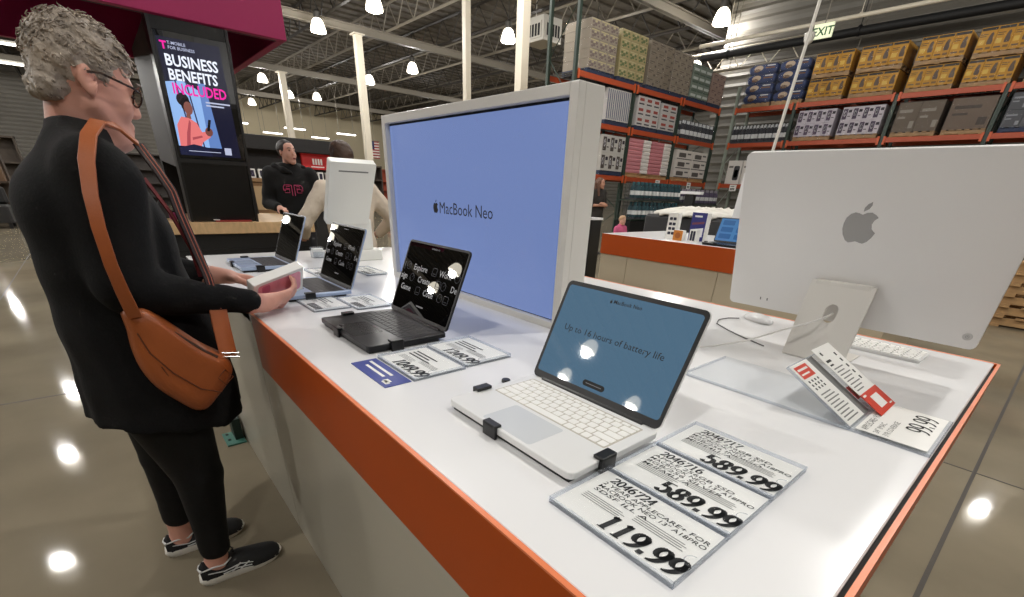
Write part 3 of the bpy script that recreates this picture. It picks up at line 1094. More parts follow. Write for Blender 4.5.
# keyboard
t = thing('computer_keyboard', 'thin white computer keyboard with silver edge beyond the computer stand', 'keyboard', (-.29, 1.548, T))
g = G(silver); g.prism(rrect(-.145, .145, -.0575, .0575, .009), 0, .007, .001); g.obj('base', t)
g = G(wkey)
rows = [[1.25, 1, 1, 1, 5, 1, 1, 1], [2.2] + [1] * 9 + [2.2], [1.75] + [1] * 10 + [1.75], [1.5] + [1] * 12, [1] * 12 + [1.5], [1] * 14]
for r, row in enumerate(rows):
    s_ = .282 / sum(row); kx = -.141
    for k in row:
        g.prism(rrect(kx + .0011, kx + k * s_ - .0011, .0535 - (r + 1) * .018 + .001, .0535 - r * .018 - .001, .0018, 2), .006, .0088, .0004); kx += k * s_
g.use(grey_ink)
for r in range(6):
    for k in range(12):
        g.box(-.133 + k * .0235, -.129 + k * .0235, .043 - r * .018, .047 - r * .018, .0088, .0091)
g.obj('keys', t)

# ------------------------------------------------------------------ clear sign holder at the table end
t = thing('sign_holder', 'bent clear sign holder with a leaning red and white leaflet and a 99.99 card', 'sign holder', (-.135, 1.0, T))
g = G(clear_m); g.box(-.325, .112, -.097, .096, .0, .0055, .001); g.use(clear_edge)
g.box(-.325, .112, -.0985, -.0968, 0, .0056); g.box(.1105, .1125, -.097, .096, 0, .0056); g.box(-.326, -.324, -.097, .096, 0, .0056); g.obj('base_plate', t)
g = G(paper_m); g.box(.006, .106, -.092, .09, .0058, .0068); g.use(ink_m)
# card is read from the table end: right = +y, up = -x
digits(g, '99.99', .0, .0, .034, wide=.62, nib=.045, pos=(.096, -.022, .0072), ax=(0, 1, 0), ay=(-1, 0, 0))
g.use(grey_ink)
g.txt('APPLECARE+ FOR', .0155, (.022, -.085, .0071), (0, 1, 0), (-1, 0, 0), wid=.10)
g.txt('24" IMAC', .0125, (.038, -.085, .0071), (0, 1, 0), (-1, 0, 0), wid=.06)
g.txt('3YR COVERAGE', .0125, (.052, -.085, .0071), (0, 1, 0), (-1, 0, 0), wid=.085)
g.obj('price_card', t)
an = math.radians(30)
Mp = Matrix(((0, -math.cos(an), math.sin(an), .002), (1, 0, 0, 0), (0, math.sin(an), math.cos(an), .006), (0, 0, 0, 1)))   # u=+y, v up-slope
g = G(clear_m); g.M = Mp
g.box(-.0975, .096, .0, .148, -.0045, -.0015); g.use(clear_edge); g.box(-.099, -.0965, 0, .148, -.0048, .0); g.box(-.0975, .096, .147, .1485, -.0048, 0); g.obj('sloping_panel', t)
red_m = mat('leaflet_red', (214, 66, 44), .4)
g = G(paper_m); g.M = Mp
g.box(-.0965, -.015, .004, .146, -.001, .0008)
g.use(grey_ink); g.box(-.0155, .012, .004, .146, -.001, .0009)
g.use(red_m); g.box(-.09, -.035, .112, .14, .0008, .0012)
g.use(paper_m); g.box(-.086, -.042, .129, .1335, .0012, .0014); g.box(-.086, -.05, .119, .1225, .0012, .0014)
g.use(grey_ink)
for k in range(9):
    g.box(-.088, -.03 - .006 * (k % 3), .012 + k * .0075, .0145 + k * .0075, .0008, .0011)
g.use(ink_m)
for k in range(3):
    for j in range(4):
        g.box(-.086 + j * .014, -.081 + j * .014, .084 + k * .0085, .089 + k * .0085, .0008, .0011)
g.obj('leaflet', t)
g = G(paper_m); g.M = Mp @ Matrix.Translation((0, -.012, .012))
g.box(.004, .097, .046, .166, -.0012, .0)
g.use(red_m); g.box(.0045, .1, -.004, .046, -.0012, .0002)
g.use(paper_m); g.box(.033, .072, .006, .034, .0002, .0005); g.box(.009, .024, .038, .042, .0002, .0005); g.box(.08, .094, .002, .005, .0002, .0005)
g.use(grey_ink)
for k in range(8):
    g.box(.012, .05 + .008 * (k % 3), .054 + k * .008, .0565 + k * .008, .0, .0004)
g.use(ink_m)
fruit_logo(g, .011, (.022, .150, .0004), (1, 0, 0), (0, 1, 0)); g.box(.012, .034, .128, .1335, 0, .0004); g.box(.012, .028, .119, .1225, 0, .0004)
for k in range(5):
    g.box(.074, .08, .07 + k * .016, .078 + k * .016, .0, .0004)
g.obj('leaflet', t)
g = G(red_m); g.M = Mp
g.box(.02, .08, .03, .06, -.0012, .0); g.use(clear_m); g.box(.02, .075, .01, .1, .0, .0105); g.obj('leaflet_pocket', t)

# ------------------------------------------------------------------ white pedestal display at the far end of the table
ped = mat('pedestal_white', (228, 228, 222), .35)
t = thing('display_pedestal', 'plain white pedestal with a leaning slotted back, at the far end of the table', 'pedestal', (-2.36, .93, T))
g = G(ped); g.box(-.09, .05, -.03, .135, 0, .05, .003); g.obj('base', t)
g = G(ped); g.box(-.07, .03, -.045, .10, .05, .19, .003); g.obj('column_block', t)
g = G(ped)
a = math.atan2(.17, .28)
g.M = Matrix(((0, -math.cos(a), math.sin(a), .0), (1, 0, 0, 0), (0, math.sin(a), math.cos(a), 0), (0, 0, 0, 1)))
g = G(ped)
vx, vz = .17 / .3276, .28 / .3276    # leaning towards +x
g.M = Matrix(((0, vx, vz, .02), (1, 0, 0, 0), (0, vz, -vx, .175), (0, 0, 0, 1)))   # u=y, v=up the lean, n=towards +x
g.prism(rrect(-.125, .085, 0, .30, .008), -.02, .012, .002)
g.use(grey_ink); g.box(-.085, .05, .258, .264, .012, .0126)
g.obj('leaning_back', t)
t = thing('leaflet_stand', 'small clear leaflet box standing beside the white pedestal', 'leaflet box', (-2.5, .80, T))
g = G(clear_m); g.box(-.02, .02, -.03, .03, 0, .05, .002); g.use(clear_edge); g.box(-.021, -.018, -.03, .03, 0, .05); g.box(.018, .021, -.03, .03, 0, .03); g.obj('box', t)
g = G(paper_m); g.box(-.012, .012, -.026, .026, .003, .044); g.obj('leaflets', t)
# ------------------------------------------------------------------ people: shared pieces
def skin(name, c):
    return mat(name, c, .5, noise=(28, .07), bump=(90, .08, .002))


def hand(b, wrist, d, n, side, size=1., curl=(.35, .4, .45, .5), spread=.12, thumb=(.5, .5), k=.004):
    """palm, four fingers and a thumb as rounded chains. d: pointing direction, n: back-of-hand normal, side: +1/-1 where the thumb leaves"""
    d, n = V(d).normalized(), V(n)
    n = (n - d * n.dot(d)).normalized()
    s = d.cross(n).normalized() * side        # towards the thumb
    w = V(wrist)
    S = size
    for o in (-.024, -.008, .008, .023):      # palm: four metacarpals
        b.cap(tuple(w + s * o * .7 * S + d * .012 * S), tuple(w + s * o * S + d * .078 * S), .0135 * S, .0105 * S, .012)
    b.cap(tuple(w - d * .02 * S), tuple(w + d * .02 * S), .0235 * S, .023 * S, .012)
    lens = ((.040, .024, .020), (.044, .028, .021), (.041, .026, .020), (.032, .019, .017))
    for i, o in enumerate((.024, .0085, -.0075, -.0225)):
        p = w + s * o * S + d * .082 * S
        a = 0.
        fd = (d + s * spread * (1.2 - i * .8) * .5).normalized()
        r = (.0092, .0095, .009, .008)[i] * S
        pts, rs = [tuple(p - fd * .02 * S), tuple(p)], [r * 1.12, r * 1.08]
        for j, l in enumerate(lens[i]):
            a += curl[i] * (1., 1.25, .9)[j]
            q = fd * math.cos(a) - n * math.sin(a)
            p = p + q * l * S
            pts.append(tuple(p))
            rs.append(r * (1., .93, .82)[j])
        b.chain(pts, rs, k)
    p = w + s * .018 * S + d * .018 * S - n * .004 * S
    t0 = (s * math.sin(.8) + d * math.cos(.8) - n * thumb[0] * .6).normalized()
    p1 = p + t0 * .042 * S
    t1 = (d * .9 + s * .35 - n * thumb[1]).normalized()
    p2 = p1 + t1 * .032 * S
    t2 = (d * 1. + s * .1 - n * (thumb[1] + .25)).normalized()
    p3 = p2 + t2 * .024 * S
    b.chain([tuple(p), tuple(p1), tuple(p2), tuple(p3)], [.0155 * S, .0118 * S, .0105 * S, .0085 * S], k * 1.5)


def head(b, c, yaw=0., pitch=0., s=1., jaw=1., ears=True):
    """head with brow, nose, lips, chin, jaw and ears; c: head centre, yaw 0 faces +y; returns the local frame"""
    Mr = (Euler((pitch, 0, 0)).to_matrix().to_4x4())
    Mr = Matrix.Translation(c) @ Euler((0, 0, yaw)).to_matrix().to_4x4() @ Mr
    P = lambda x, y, z: tuple(Mr @ V((x * s, y * s, z * s)))
    ro = tuple(Mr.to_euler())
    b.ell(P(0, -.008, .028), (.073 * s, .086 * s, .08 * s), .01, ro)          # cranium
    b.ell(P(0, .045, -.02), (.058 * s, .048 * s, .082 * s), .03, ro)          # face
    b.ell(P(0, .045, .045), (.056 * s, .042 * s, .04 * s), .02, ro)           # forehead
    for q in (-1, 1):
        b.cap(P(.049 * q, .008, -.048), P(.022 * q, .062, -.096), .018 * s, .017 * s * jaw, .025)   # jaw line
        b.ell(P(.036 * q, .068, -.03), (.021 * s, .017 * s, .021 * s), .018, ro)     # cheek
        b.ell(P(.030 * q, .087, .010), (.016 * s, .009 * s, .010 * s), .008, ro, cut=True)   # eye socket
        b.ell(P(.030 * q, .077, .010), (.0125 * s, .0125 * s, .0105 * s), .003, ro)         # eye
        b.cap(P(.014 * q, .092, .026), P(.047 * q, .078, .027), .0065 * s, .005 * s, .012)   # brow ridge
        b.ell(P(.009 * q, .098, -.032), (.0075 * s, .008 * s, .0065 * s), .006, ro)          # nostril wing
        if ears:
            b.ell(P(.075 * q, -.010, -.004), (.008 * s, .018 * s, .030 * s), .004, (ro[0] + .25, ro[1], ro[2] - .4 * q))
            b.ell(P(.073 * q, -.003, -.027), (.006 * s, .008 * s, .009 * s), .005, ro)
            b.ell(P(.084 * q, -.006, .003), (.009 * s, .011 * s, .020 * s), .002, (ro[0] + .25, ro[1], ro[2] - .4 * q), cut=True)
            b.ell(P(.079 * q, .001, -.010), (.004 * s, .005 * s, .007 * s), .003, ro)
    b.cap(P(0, .092, .020), P(0, .109, -.024), .0075 * s, .0105 * s, .012)    # nose
    b.ell(P(0, .090, -.057), (.024 * s, .011 * s, .0065 * s), .006, ro)       # upper lip
    b.ell(P(0, .088, -.069), (.020 * s, .011 * s, .007 * s), .006, ro)        # lower lip
    b.cap(P(-.018, .093, -.063), P(.018, .093, -.063), .0016 * s, .0016 * s, .003, cut=True)
    b.ell(P(0, .078, -.098), (.021 * s, .017 * s, .017 * s), .016, ro)        # chin
    return Mr


# ------------------------------------------------------------------ the shopper in black
skin_w = skin('skin_shopper', (216, 158, 138))
lip_w = mat('skin_lips', (176, 104, 96), .45)
black_knit = mat('black_knit', (9, 9, 10), .9, spec=.25, bump=(160, .35, .003))
black_legging = mat('black_legging', (8, 8, 9), .75, spec=.3, bump=(60, .15, .003))
grey_hair = mat('grey_hair', (160, 147, 132), .5, noise=(16, .42), bump=(42, .9, .012))
wx = -1.56
W0 = V((-1.56, 0, 0))
shop = thing('person', 'grey-haired person in a long black top and leggings holding a phone box at the table', 'person', tuple(W0))
H = .0045
b = Blob((-1.86, -.22, 0.0), (-1.27, .48, 1.53), H)
Mh = head(b, (-1.56, .046, 1.372), .30, -.26, .93)
# neck, set forward
b.cap((-1.56, .0, 1.21), (-1.56, .022, 1.325), .056, .050, .02)
b.cap((-1.555, .045, 1.25), (-1.565, .078, 1.275), .028, .026, .03)     # soft throat
b.sec([(.74, wx, .0, .13, .10), (.95, wx, .0, .15, .12), (1.12, wx, -.01, .16, .10), (1.22, wx, -.01, .13, .06)], .02)
ARM_R = [(-1.395, .025, 1.185), (-1.36, .0, .965), (-1.40, .245, .900), (-1.424, .290, .889)]
ARM_L = [(-1.725, .03, 1.185), (-1.775, .04, .975), (-1.735, .205, .922), (-1.722, .235, .922)]
b.chain(ARM_R, [.047, .038, .026, .0235], .02)
b.chain(ARM_L, [.047, .038, .026, .0235], .02)
hand(b, (-1.425, .292, .888), (-.38, .90, .10), (.62, .25, -.75), 1, .88, (.30, .34, .4, .45), .1, (.0, -.05))
hand(b, (-1.72, .245, .920), (.28, .93, -.16), (-.25, .25, .93), 1, .93, (.2, .22, .25, .3), .2, (.35, .3))
LEG_R = [(-1.49, -.012, .62), (-1.475, .012, .39), (-1.458, -.012, .13), (-1.457, -.02, .05)]
LEG_L = [(-1.64, -.02, .62), (-1.665, -.055, .39), (-1.672, -.085, .15), (-1.672, -.092, .05)]
b.chain(LEG_R, [.066, .044, .034, .034], .02)
b.chain(LEG_L, [.066, .044, .034, .034], .02)
for (x, y) in ((-1.457, -.02), (-1.672, -.092)):
    b.cap((x, y - .02, .045), (x, y + .09, .028), .027, .017, .015)
lips_c = Mh @ V((0, .093, -.063))


def pick(x, y, z):
    d = np.sqrt(((x - lips_c.x) / .02) ** 2 + ((y - lips_c.y) / .014) ** 2 + ((z - lips_c.z) / .0105) ** 2)
    return np.where(d < 1, 1, 0)


b.obj('body', [skin_w, lip_w], shop, pick, 2, off=W0)

# long black top: torso, skirt and sleeves in one soft surface with folds
b = Blob((-1.88, -.26, .48), (-1.25, .34, 1.34), .006)
b.sec([(.50, wx, -.004, .205, .190), (.56, wx, -.004, .205, .188), (.66, wx, .008, .200, .178), (.76, wx, .008, .192, .172), (.86, wx, .000, .182, .160), (.93, wx, -.004, .178, .148),
       (1.02, wx, -.008, .184, .142), (1.10, wx, -.008, .190, .140), (1.17, wx, -.018, .182, .118), (1.215, wx, -.012, .150, .088), (1.25, wx, .004, .098, .066), (1.272, wx, .014, .072, .058), (1.296, wx, .020, .063, .052)], .02)
for A in (ARM_R, ARM_L):
    b.cap(A[0], A[1], .068, .056, .035)
    b.cap(A[1], A[2], .055, .031, .02)
for q in (-1, 1):
    b.cap((wx + q * .07, -.005, 1.235), (wx + q * .145, .015, 1.20), .045, .06, .04)
# slanted hem, lower in front of the thigh
b.above(0, -.21, -1., -.588)
b.above(0, .36, -1., -.505)
b.wave(lambda x, y, z: .0032 * np.sin(34 * z + 9 * y + 3 * x) * np.sin(19 * y - 12 * z + 1.3) + .003 * np.sin(60 * np.arctan2(y, x - wx) * .22 + 6 * z) * np.clip((.95 - z) * 3, 0, 1)
       + .0018 * np.sin(85 * y + 40 * z) * np.clip((y - .05) * 8, 0, 1) * np.clip((.25 - y) * 15, 0, 1) * ((z > .82) & (z < 1.02)))
# neck opening
b.ell((-1.552, .045, 1.335), (.066, .066, .06), .004, cut=True)
top = b.obj('long_black_top', black_knit, shop, None, 2, off=W0)
g = G(mat('dark_red_trim', (120, 40, 44), .6)); g.M = Matrix.Translation(-W0)
g.tube([(-1.425, .098, 1.19), (-1.413, .128, 1.12), (-1.402, .148, 1.04), (-1.395, .15, .975)], .004, 6, flat=((1, .35, .1), .003))
g.obj('open_front_edge', shop)

b = Blob((-1.78, -.2, .06), (-1.36, .16, .68), .006)
b.chain([LEG_R[0], LEG_R[1], (-1.461, -.008, .16), (-1.459, -.013, .115)], [.104, .064, .044, .043], .01)
b.chain([LEG_L[0], LEG_L[1], (-1.67, -.078, .19), (-1.671, -.083, .145)], [.104, .064, .044, .043], .01)
b.wave(lambda x, y, z: .0009 * np.sin(90 * z + 30 * y) * np.clip((.3 - z) * 6, .2, 1))
b.obj('leggings', black_legging, shop, None, 1, off=W0)


# hair: short, full and curly on top, cropped at the nape
b = Blob((-1.68, -.10, 1.28), (-1.42, .20, 1.525), .0035)
P = lambda x, y, z: tuple(Mh @ V((x, y, z)))
ro = tuple(Mh.to_euler())
b.ell(P(0, -.004, .036), (.072, .080, .076), .01, ro)
b.ell(P(0, .006, .074), (.060, .066, .052), .02, ro)
b.ell(P(0, .056, .066), (.050, .030, .028), .02, ro)
b.ell(P(0, -.048, .020), (.058, .036, .062), .02, ro)
b.cap(P(-.03, -.058, -.035), P(.03, -.058, -.035), .024, .024, .02)
# clear the face, the ears and the neck
b.ell(P(0, .094, -.045), (.085, .062, .088), .006, ro, cut=True)
b.ell(P(0, .10, .02), (.062, .04, .036), .006, ro, cut=True)
for q in (-1, 1):
    b.ell(P(.083 * q, .0, -.018), (.022, .026, .042), .006, ro, cut=True)
    b.ell(P(.075 * q, .02, -.07), (.03, .05, .05), .006, ro, cut=True)
b.wave(lambda x, y, z: .0035 * np.sin(95 * x + 30 * z) * np.sin(105 * y + 2 * np.sin(60 * z)) * np.sin(88 * z + 40 * x) + .002 * np.sin(190 * y + 120 * z) * np.sin(170 * x - 90 * z))
hv, _ = b.net()
hair = b.obj('hair', grey_hair, shop, None, 1, off=W0)
# loose curls standing off the mass
g = G(grey_hair)
g.M = Matrix.Translation(-W0)
rnd = random.Random(5)
hc = V(P(0, 0, .01))
cand = [V(v) for v in hv]
for i in range(900):
    p = rnd.choice(cand)
    l = Mh.inverted() @ p
    if l.z < -.02 and l.y > -.03:
        continue
    n = (p - hc).normalized()
    up = rnd.random()
    sz = .004 + .008 * max(0, min(1, (l.z + .02) / .1))
    t = n.cross(V((rnd.uniform(-1, 1), rnd.uniform(-1, 1), rnd.uniform(-1, 1)))).normalized()
    s2 = n.cross(t)
    pts = []
    for k in range(7):
        a = k * .75
        pts.append(p - n * .004 + n * sz * .16 * k + (t * math.cos(a) + s2 * math.sin(a)) * sz * .55 - t * sz * .4)
    g.tube(pts, [.0017, .0019, .0019, .0017, .0014, .001, .0005], 5)
g.obj('loose_curls', hair)

# spectacles
g = G(mat('tortoise_frame', (58, 42, 34), .25, noise=(120, .6)))
F = lambda x, y, z: V(P(x, y, z))
for q in (-1, 1):
    c = [(F(.033 * q + .024 * math.cos(a), .091 - .05 * abs(.033 + .024 * math.cos(a) * q) ** 1.6, .006 + .019 * math.sin(a))) - W0 for a in [2 * PI * i / 18 for i in range(19)]]
    g.tube(c, .0021, 6)
    g.tube([F(.057 * q, .085, .014) - W0, F(.071 * q, .07, .015) - W0, F(.08 * q, .01, .017) - W0, F(.08 * q, -.012, .01) - W0], .0023, 6)
g.tube([F(-.009, .093, .008) - W0, F(0, .098, .012) - W0, F(.009, .093, .008) - W0], .002, 6)
fr = g.obj('glasses', shop)
g = G(mat('lens_glass', (120, 110, 100), .05, trans=(.12, (206, 200, 190))))
for q in (-1, 1):
    g.add([tuple(F(.033 * q + .023 * math.cos(a), .091 - .05 * abs(.033 + .023 * math.cos(a) * q) ** 1.6, .006 + .018 * math.sin(a)) - W0) for a in [2 * PI * i / 18 for i in range(18)]], [tuple(range(18))])
g.obj('lens', fr)
g = G(mat('eye_dark', (52, 40, 34), .2))
for q in (-1, 1):
    g = G(mat('eye_dark'))
    g.ball(tuple(F(.028 * q, .0815, .008) - W0), (.006, .003, .006), 10, 6)
    g.obj('iris', shop)
g = G(mat('brow_grey', (120, 108, 98), .7))
for q in (-1, 1):
    g = G(mat('brow_grey'))
    g.tube([F(.014 * q, .1, .031) - W0, F(.03 * q, .098, .035) - W0, F(.05 * q, .083, .031) - W0], [.002, .003, .0015], 6)
    g.obj('eyebrow', shop)


# running shoes
def shoe(x, heel_y, toe_y, label):
    L = toe_y - heel_y
    S = lambda u, v, w: (x + u - W0.x, heel_y + v * L - W0.y, w)
    g = G(mat('shoe_black_mesh', (15, 15, 16), .8, bump=(300, .5, .002)))
    rings = []
    #        v    half-width  top   collar dip
    for v, hw, zt in ((.02, .024, .062), (.07, .033, .078), (.18, .037, .068), (.30, .037, .060), (.42, .039, .078), (.52, .042, .074), (.64, .0455, .065), (.76, .046, .057), (.87, .042, .050), (.94, .035, .042), (.985, .022, .032), (1.0, .008, .024)):
        r = []
        for i in range(17):
            a = PI * i / 16
            r.append(S(hw * math.cos(a) * (1 - .22 * math.sin(a) ** 3), v, .016 + (zt - .016) * math.sin(a) ** .75))
        rings.append(r)
    g.loft(rings, True, True, closed=False)
    sh = g.obj('shoe', shop, label)
    g = G(mat('sole_white', (226, 222, 212), .5))
    out = []
    VS = (0, .03, .08, .18, .30, .42, .52, .64, .76, .88, .95, .99, 1.)
    HS = (.018, .029, .035, .038, .038, .040, .043, .0455, .0455, .040, .031, .017, .008)
    for k in range(36):
        a = 2 * PI * k / 36
        v = .5 - .5 * math.cos(a)
        out.append(((1 if math.sin(a) >= 0 else -1) * float(np.interp(v, VS, HS)), v))
    def ringz(k, z0, z1, toe):
        return [S(u * k, .5 + (v - .5) * (1.03 * k), (z0 if z0 == 0 and v < .8 else z0 + max(0, v - .8) * toe) + (z1 - z0)) for u, v in out]
    g.loft([ringz(.93, 0, 0.0, .03), ringz(.97, 0, .006, .03), ringz(1.0, 0, .018, .02), ringz(.96, 0, .026, .01), ringz(.86, 0, .026, .0)])
    g.obj('sole', sh)
    g = G(mat('shoe_white_trim', (214, 214, 212), .5))
    for q in (-1, 1):
        f = lambda v, w, o=.0: S(q * (.0375 + o), v, w)
        g.tube([f(.10, .050, -.003), f(.28, .040), f(.48, .046, .001), f(.62, .036, .005)], [.0014, .002, .002, .0014], 6)
        g.tube([f(.36, .026, .001), f(.48, .050, .001)], .0022, 6)
        g.tube([f(.46, .026, .003), f(.58, .044, .003)], .0022, 6)
        g.tube([f(.26, .030, .0), f(.44, .034, .002), f(.60, .028, .006)], .0022, 6)
        g.tube([S(q * .022, .05, .058), S(q * .031, .18, .066), S(q * .03, .30, .060), S(q * .02, .40, .072)], [.0025, .003, .003, .002], 6)
    g.tube([S(-.02, .035, .056), S(0, .015, .058), S(.02, .035, .056)], .004, 6)
    g.obj('white_trim', sh)
    g = G(black_m)
    for k in range(4):
        v = .46 + .055 * k
        g.tube([S(-.02, v, .062 - k * .004), S(0, v + .01, .072 - k * .005), S(.02, v, .062 - k * .004)], .002, 5)
    g.tube([S(0, .46, .074), S(.012, .43, .095), S(.022, .40, .098), S(.016, .45, .08), S(0, .46, .074)], .0018, 5)
    g.tube([S(0, .46, .074), S(-.014, .43, .09), S(-.022, .41, .088), S(-.014, .46, .078)], .0018, 5)
    g.obj('laces', sh)


shoe(-1.452, -.078, .168, 'black running shoe with white sole, on the nearer foot')
shoe(-1.672, -.150, .096, 'black running shoe with white sole, on the farther foot')

# ------------------------------------------------------------------ tan sling bag on the shopper
tan = mat('tan_leather', (158, 84, 40), .42, noise=(7, .14), bump=(220, .2, .002))
tan_d = mat('tan_leather_seam', (96, 48, 22), .5)
bag = thing('sling_bag', 'tan leather sling bag with wide strap hanging on the back of the person in black', 'bag', (-1.33, .06, .80))
OUT = [(-.024, .928), (-.027, .88), (-.031, .835), (-.028, .785), (-.012, .735), (.018, .692), (.050, .657), (.078, .656), (.108, .682), (.138, .712), (.157, .742), (.155, .772), (.138, .794), (.104, .824), (.072, .862), (.044, .896), (.012, .934)]
SM = []
for i in range(len(OUT)):     # rounded outline through the points
    p0, p1, p2, p3 = (OUT[(i + k) % len(OUT)] for k in (-1, 0, 1, 2))
    for j in range(3):
        u_ = j / 3
        SM.append(tuple(.5 * (2 * p1[c] + (p2[c] - p0[c]) * u_ + (2 * p0[c] - 5 * p1[c] + 4 * p2[c] - p3[c]) * u_ ** 2 + (3 * p1[c] - p0[c] - 3 * p2[c] + p3[c]) * u_ ** 3) for c in (0, 1)))
OUT = SM
g = GW(bag, tan)
for sgn in (1,):
    rings = []
    for ins, xo in ((.0, -1.36), (.0, -1.335), (.004, -1.312), (.012, -1.300), (.024, -1.294), (.036, -1.292)):
        o = OUT[::1]
        q = [(.062 + (y_ - .062) * (1 - ins / .075), .79 + (z_ - .79) * (1 - ins / .11)) for y_, z_ in o]
        rings.append([(xo + .25 * (z - .80) * 0, y, z) for y, z in q])
    g.loft(rings, True, True)
g.obj('pouch', bag)
g = GW(bag, tan_d)
g.tube([(-1.2985, -.010, .878), (-1.2935, .0, .83), (-1.291, .03, .775), (-1.291, .075, .722), (-1.297, .116, .702)], .0018, 6)
g.tube([(-1.292, .012, .795), (-1.296, .032, .72), (-1.302, .042, .69)], .0016, 6)
sq = [(.116, .742), (.136, .760), (.150, .738), (.129, .72), (.116, .742)]
g.tube([(-1.2945, y, z) for y, z in sq], .0014, 5)
g.obj('stitched_seams', bag)
g = GW(bag, mat('zip_metal', (90, 70, 60), .35, .7))
zp = [(.030, .9), (.05, .874), (.075, .846), (.105, .813), (.128, .793)]
g.tube([(-1.303, y, z) for y, z in zp], .0045, 8)
g.box(-1.315, -1.303, .108, .128, .79, .797)
g.obj('zip', bag)
g = GW(bag, tan)
BS = [(-1.295, -.004, .915), (-1.282, -.009, .97), (-1.272, -.012, 1.03), (-1.275, -.010, 1.10), (-1.286, -.004, 1.16), (-1.310, .008, 1.218), (-1.352, .026, 1.264), (-1.40, .048, 1.290), (-1.44, .080, 1.286), (-1.448, .108, 1.258)]
NB = [(1, -.1, .0), (1, -.1, .0), (1, -.1, 0), (1, -.1, .1), (1, -.1, .3), (.9, -.1, .6), (.5, -.1, .9), (.3, .1, .9), (.3, .6, .7), (.3, .8, .5)]
g.tube(BS, [.0135, .0125, .0115, .0115, .012, .013, .0135, .0135, .012, .010], flat=(NB, .003))
g.obj('strap', bag)
g = GW(bag, mat('strap_dark', (36, 22, 20), .6))
FS = [(-1.447, .108, 1.258), (-1.432, .128, 1.21), (-1.418, .143, 1.165), (-1.411, .146, 1.12), (-1.397, .156, 1.04), (-1.385, .164, .975), (-1.36, .164, .90)]
g.tube(FS, .013, flat=((.8, .6, .05), .0025))
g.use(mat('strap_stripe', (170, 92, 70), .6))
for o in (-.007, .006):
    g.tube([(x + .004, y + o * .6 + .003, z) for x, y, z in FS], .0013, 5)
g.obj('strap', bag, 'dark woven front strap with two red stripes')
g = GW(bag, tan)
g.tube([(-1.36, .164, .90), (-1.345, .160, .85), (-1.325, .156, .785)], .021, flat=((1, .3, 0), .003))
g.obj('strap_tab', bag)
g = GW(bag, chrome_m)
g.tube([(-1.322, .142, .796), (-1.322, .180, .790), (-1.322, .180, .780), (-1.322, .142, .786), (-1.322, .142, .796)], .0024, 6)
g.obj('buckle', bag)

# ------------------------------------------------------------------ boxed phone in the shopper's hands
u = V((-.30, .93, .21)).normalized()
wv = V((-.46, -.22, -.86)); wv = (wv - u * wv.dot(u)).normalized()
nv = wv.cross(u)
if nv.x < 0:
    nv = -nv
t = thing('phone_box', 'white phone box with a pink picture held in both hands over the table', 'box', (-1.462, .262, .948))
A = V((0, 0, 0))
Mb = Matrix(((u.x, wv.x, nv.x, 0), (u.y, wv.y, nv.y, 0), (u.z, wv.z, nv.z, 0), (0, 0, 0, 1)))
g = G(mat('box_white', (238, 236, 230), .4)); g.M = Mb
g.box(0, .166, 0, .088, 0, .030, .0012); g.obj('carton', t)
g = G(mat('pink_print', (240, 158, 176), .35, noise=(14, .2))); g.M = Mb
g.prism(rrect(.012, .156, .010, .078, .010), .030, .0306)
g.use(mat('pink_deep', (206, 100, 134), .35)); g.prism(rrect(.024, .05, .016, .042, .006), .0306, .031); g.prism(ell(.037, .029, .007, .007, 14), .031, .0315)
g.obj('picture', t)
# ------------------------------------------------------------------ storage racks and the pallets on them
beam_m = mat('rack_orange', (172, 70, 32), .5)
clip_m = mat('rack_clip', (200, 88, 42), .5)
upr_m = mat('rack_green', (40, 56, 46), .5)
upr_pale = mat('rack_pale_green', (140, 150, 138), .5)
wire_m = mat('rack_wire', (70, 66, 60), .5)
pal_m = mat('pallet_wood', (176, 140, 96), .8, noise=(6, .2))
pal_blue = mat('pallet_blue', (36, 52, 84), .7)
wrap_m = mat('shrink_wrap', (120, 122, 126), .10, trans=(.10, (246, 247, 248)), bump=(6, .8, .05), spec=1.)
LV = (1.68, 2.90, 3.90)


def rack(name, label, ups, org, rotz, depth=1.05, top=3.895, pale=None, tall=0):
    t = thing(name, label, 'rack', org, rotz)
    for i, u in enumerate(ups):
        tp, top = top, (tall if tall and i == 0 else top)
        g = G(upr_pale if pale == i else upr_m)
        for d in (0, depth - .08):
            g.box(u - .045, u + .045, d, d + .08, 0, top)
        n = 6
        for k in range(n):
            z0, z1 = .15 + (top - .3) * k / n, .15 + (top - .3) * (k + 1) / n
            g.tube([(u, .06, z0 if k % 2 else z1), (u, depth - .06, z1 if k % 2 else z0)], .016, 4)
        g.box(u - .07, u + .07, -.02, .1, 0, .012)
        g.obj('upright_frame', t)
        top = tp
    for a, b in zip(ups, ups[1:]):
        for z in LV:
            g = G(beam_m); g.box(a + .045, b - .045, -.03, .02, z - .12, z, .004)
            g.use(clip_m); g.box(a + .045, a + .10, -.045, -.01, z - .17, z + .03); g.box(b - .10, b - .045, -.045, -.01, z - .17, z + .03)
            g.obj('beam', t)
            g = G(beam_m); g.box(a + .045, b - .045, depth - .05, depth, z - .12, z, .004); g.obj('beam', t)
            g = G(wire_m)
            for k in range(16):
                x = a + .1 + (b - a - .2) * k / 15
                g.box(x - .006, x + .006, .02, depth - .05, z - .014, z - .002)
            for k in range(5):
                y = .06 + (depth - .16) * k / 4
                g.box(a + .06, b - .06, y - .006, y + .006, z - .022, z - .014)
            g.obj('wire_deck', t)
    return t


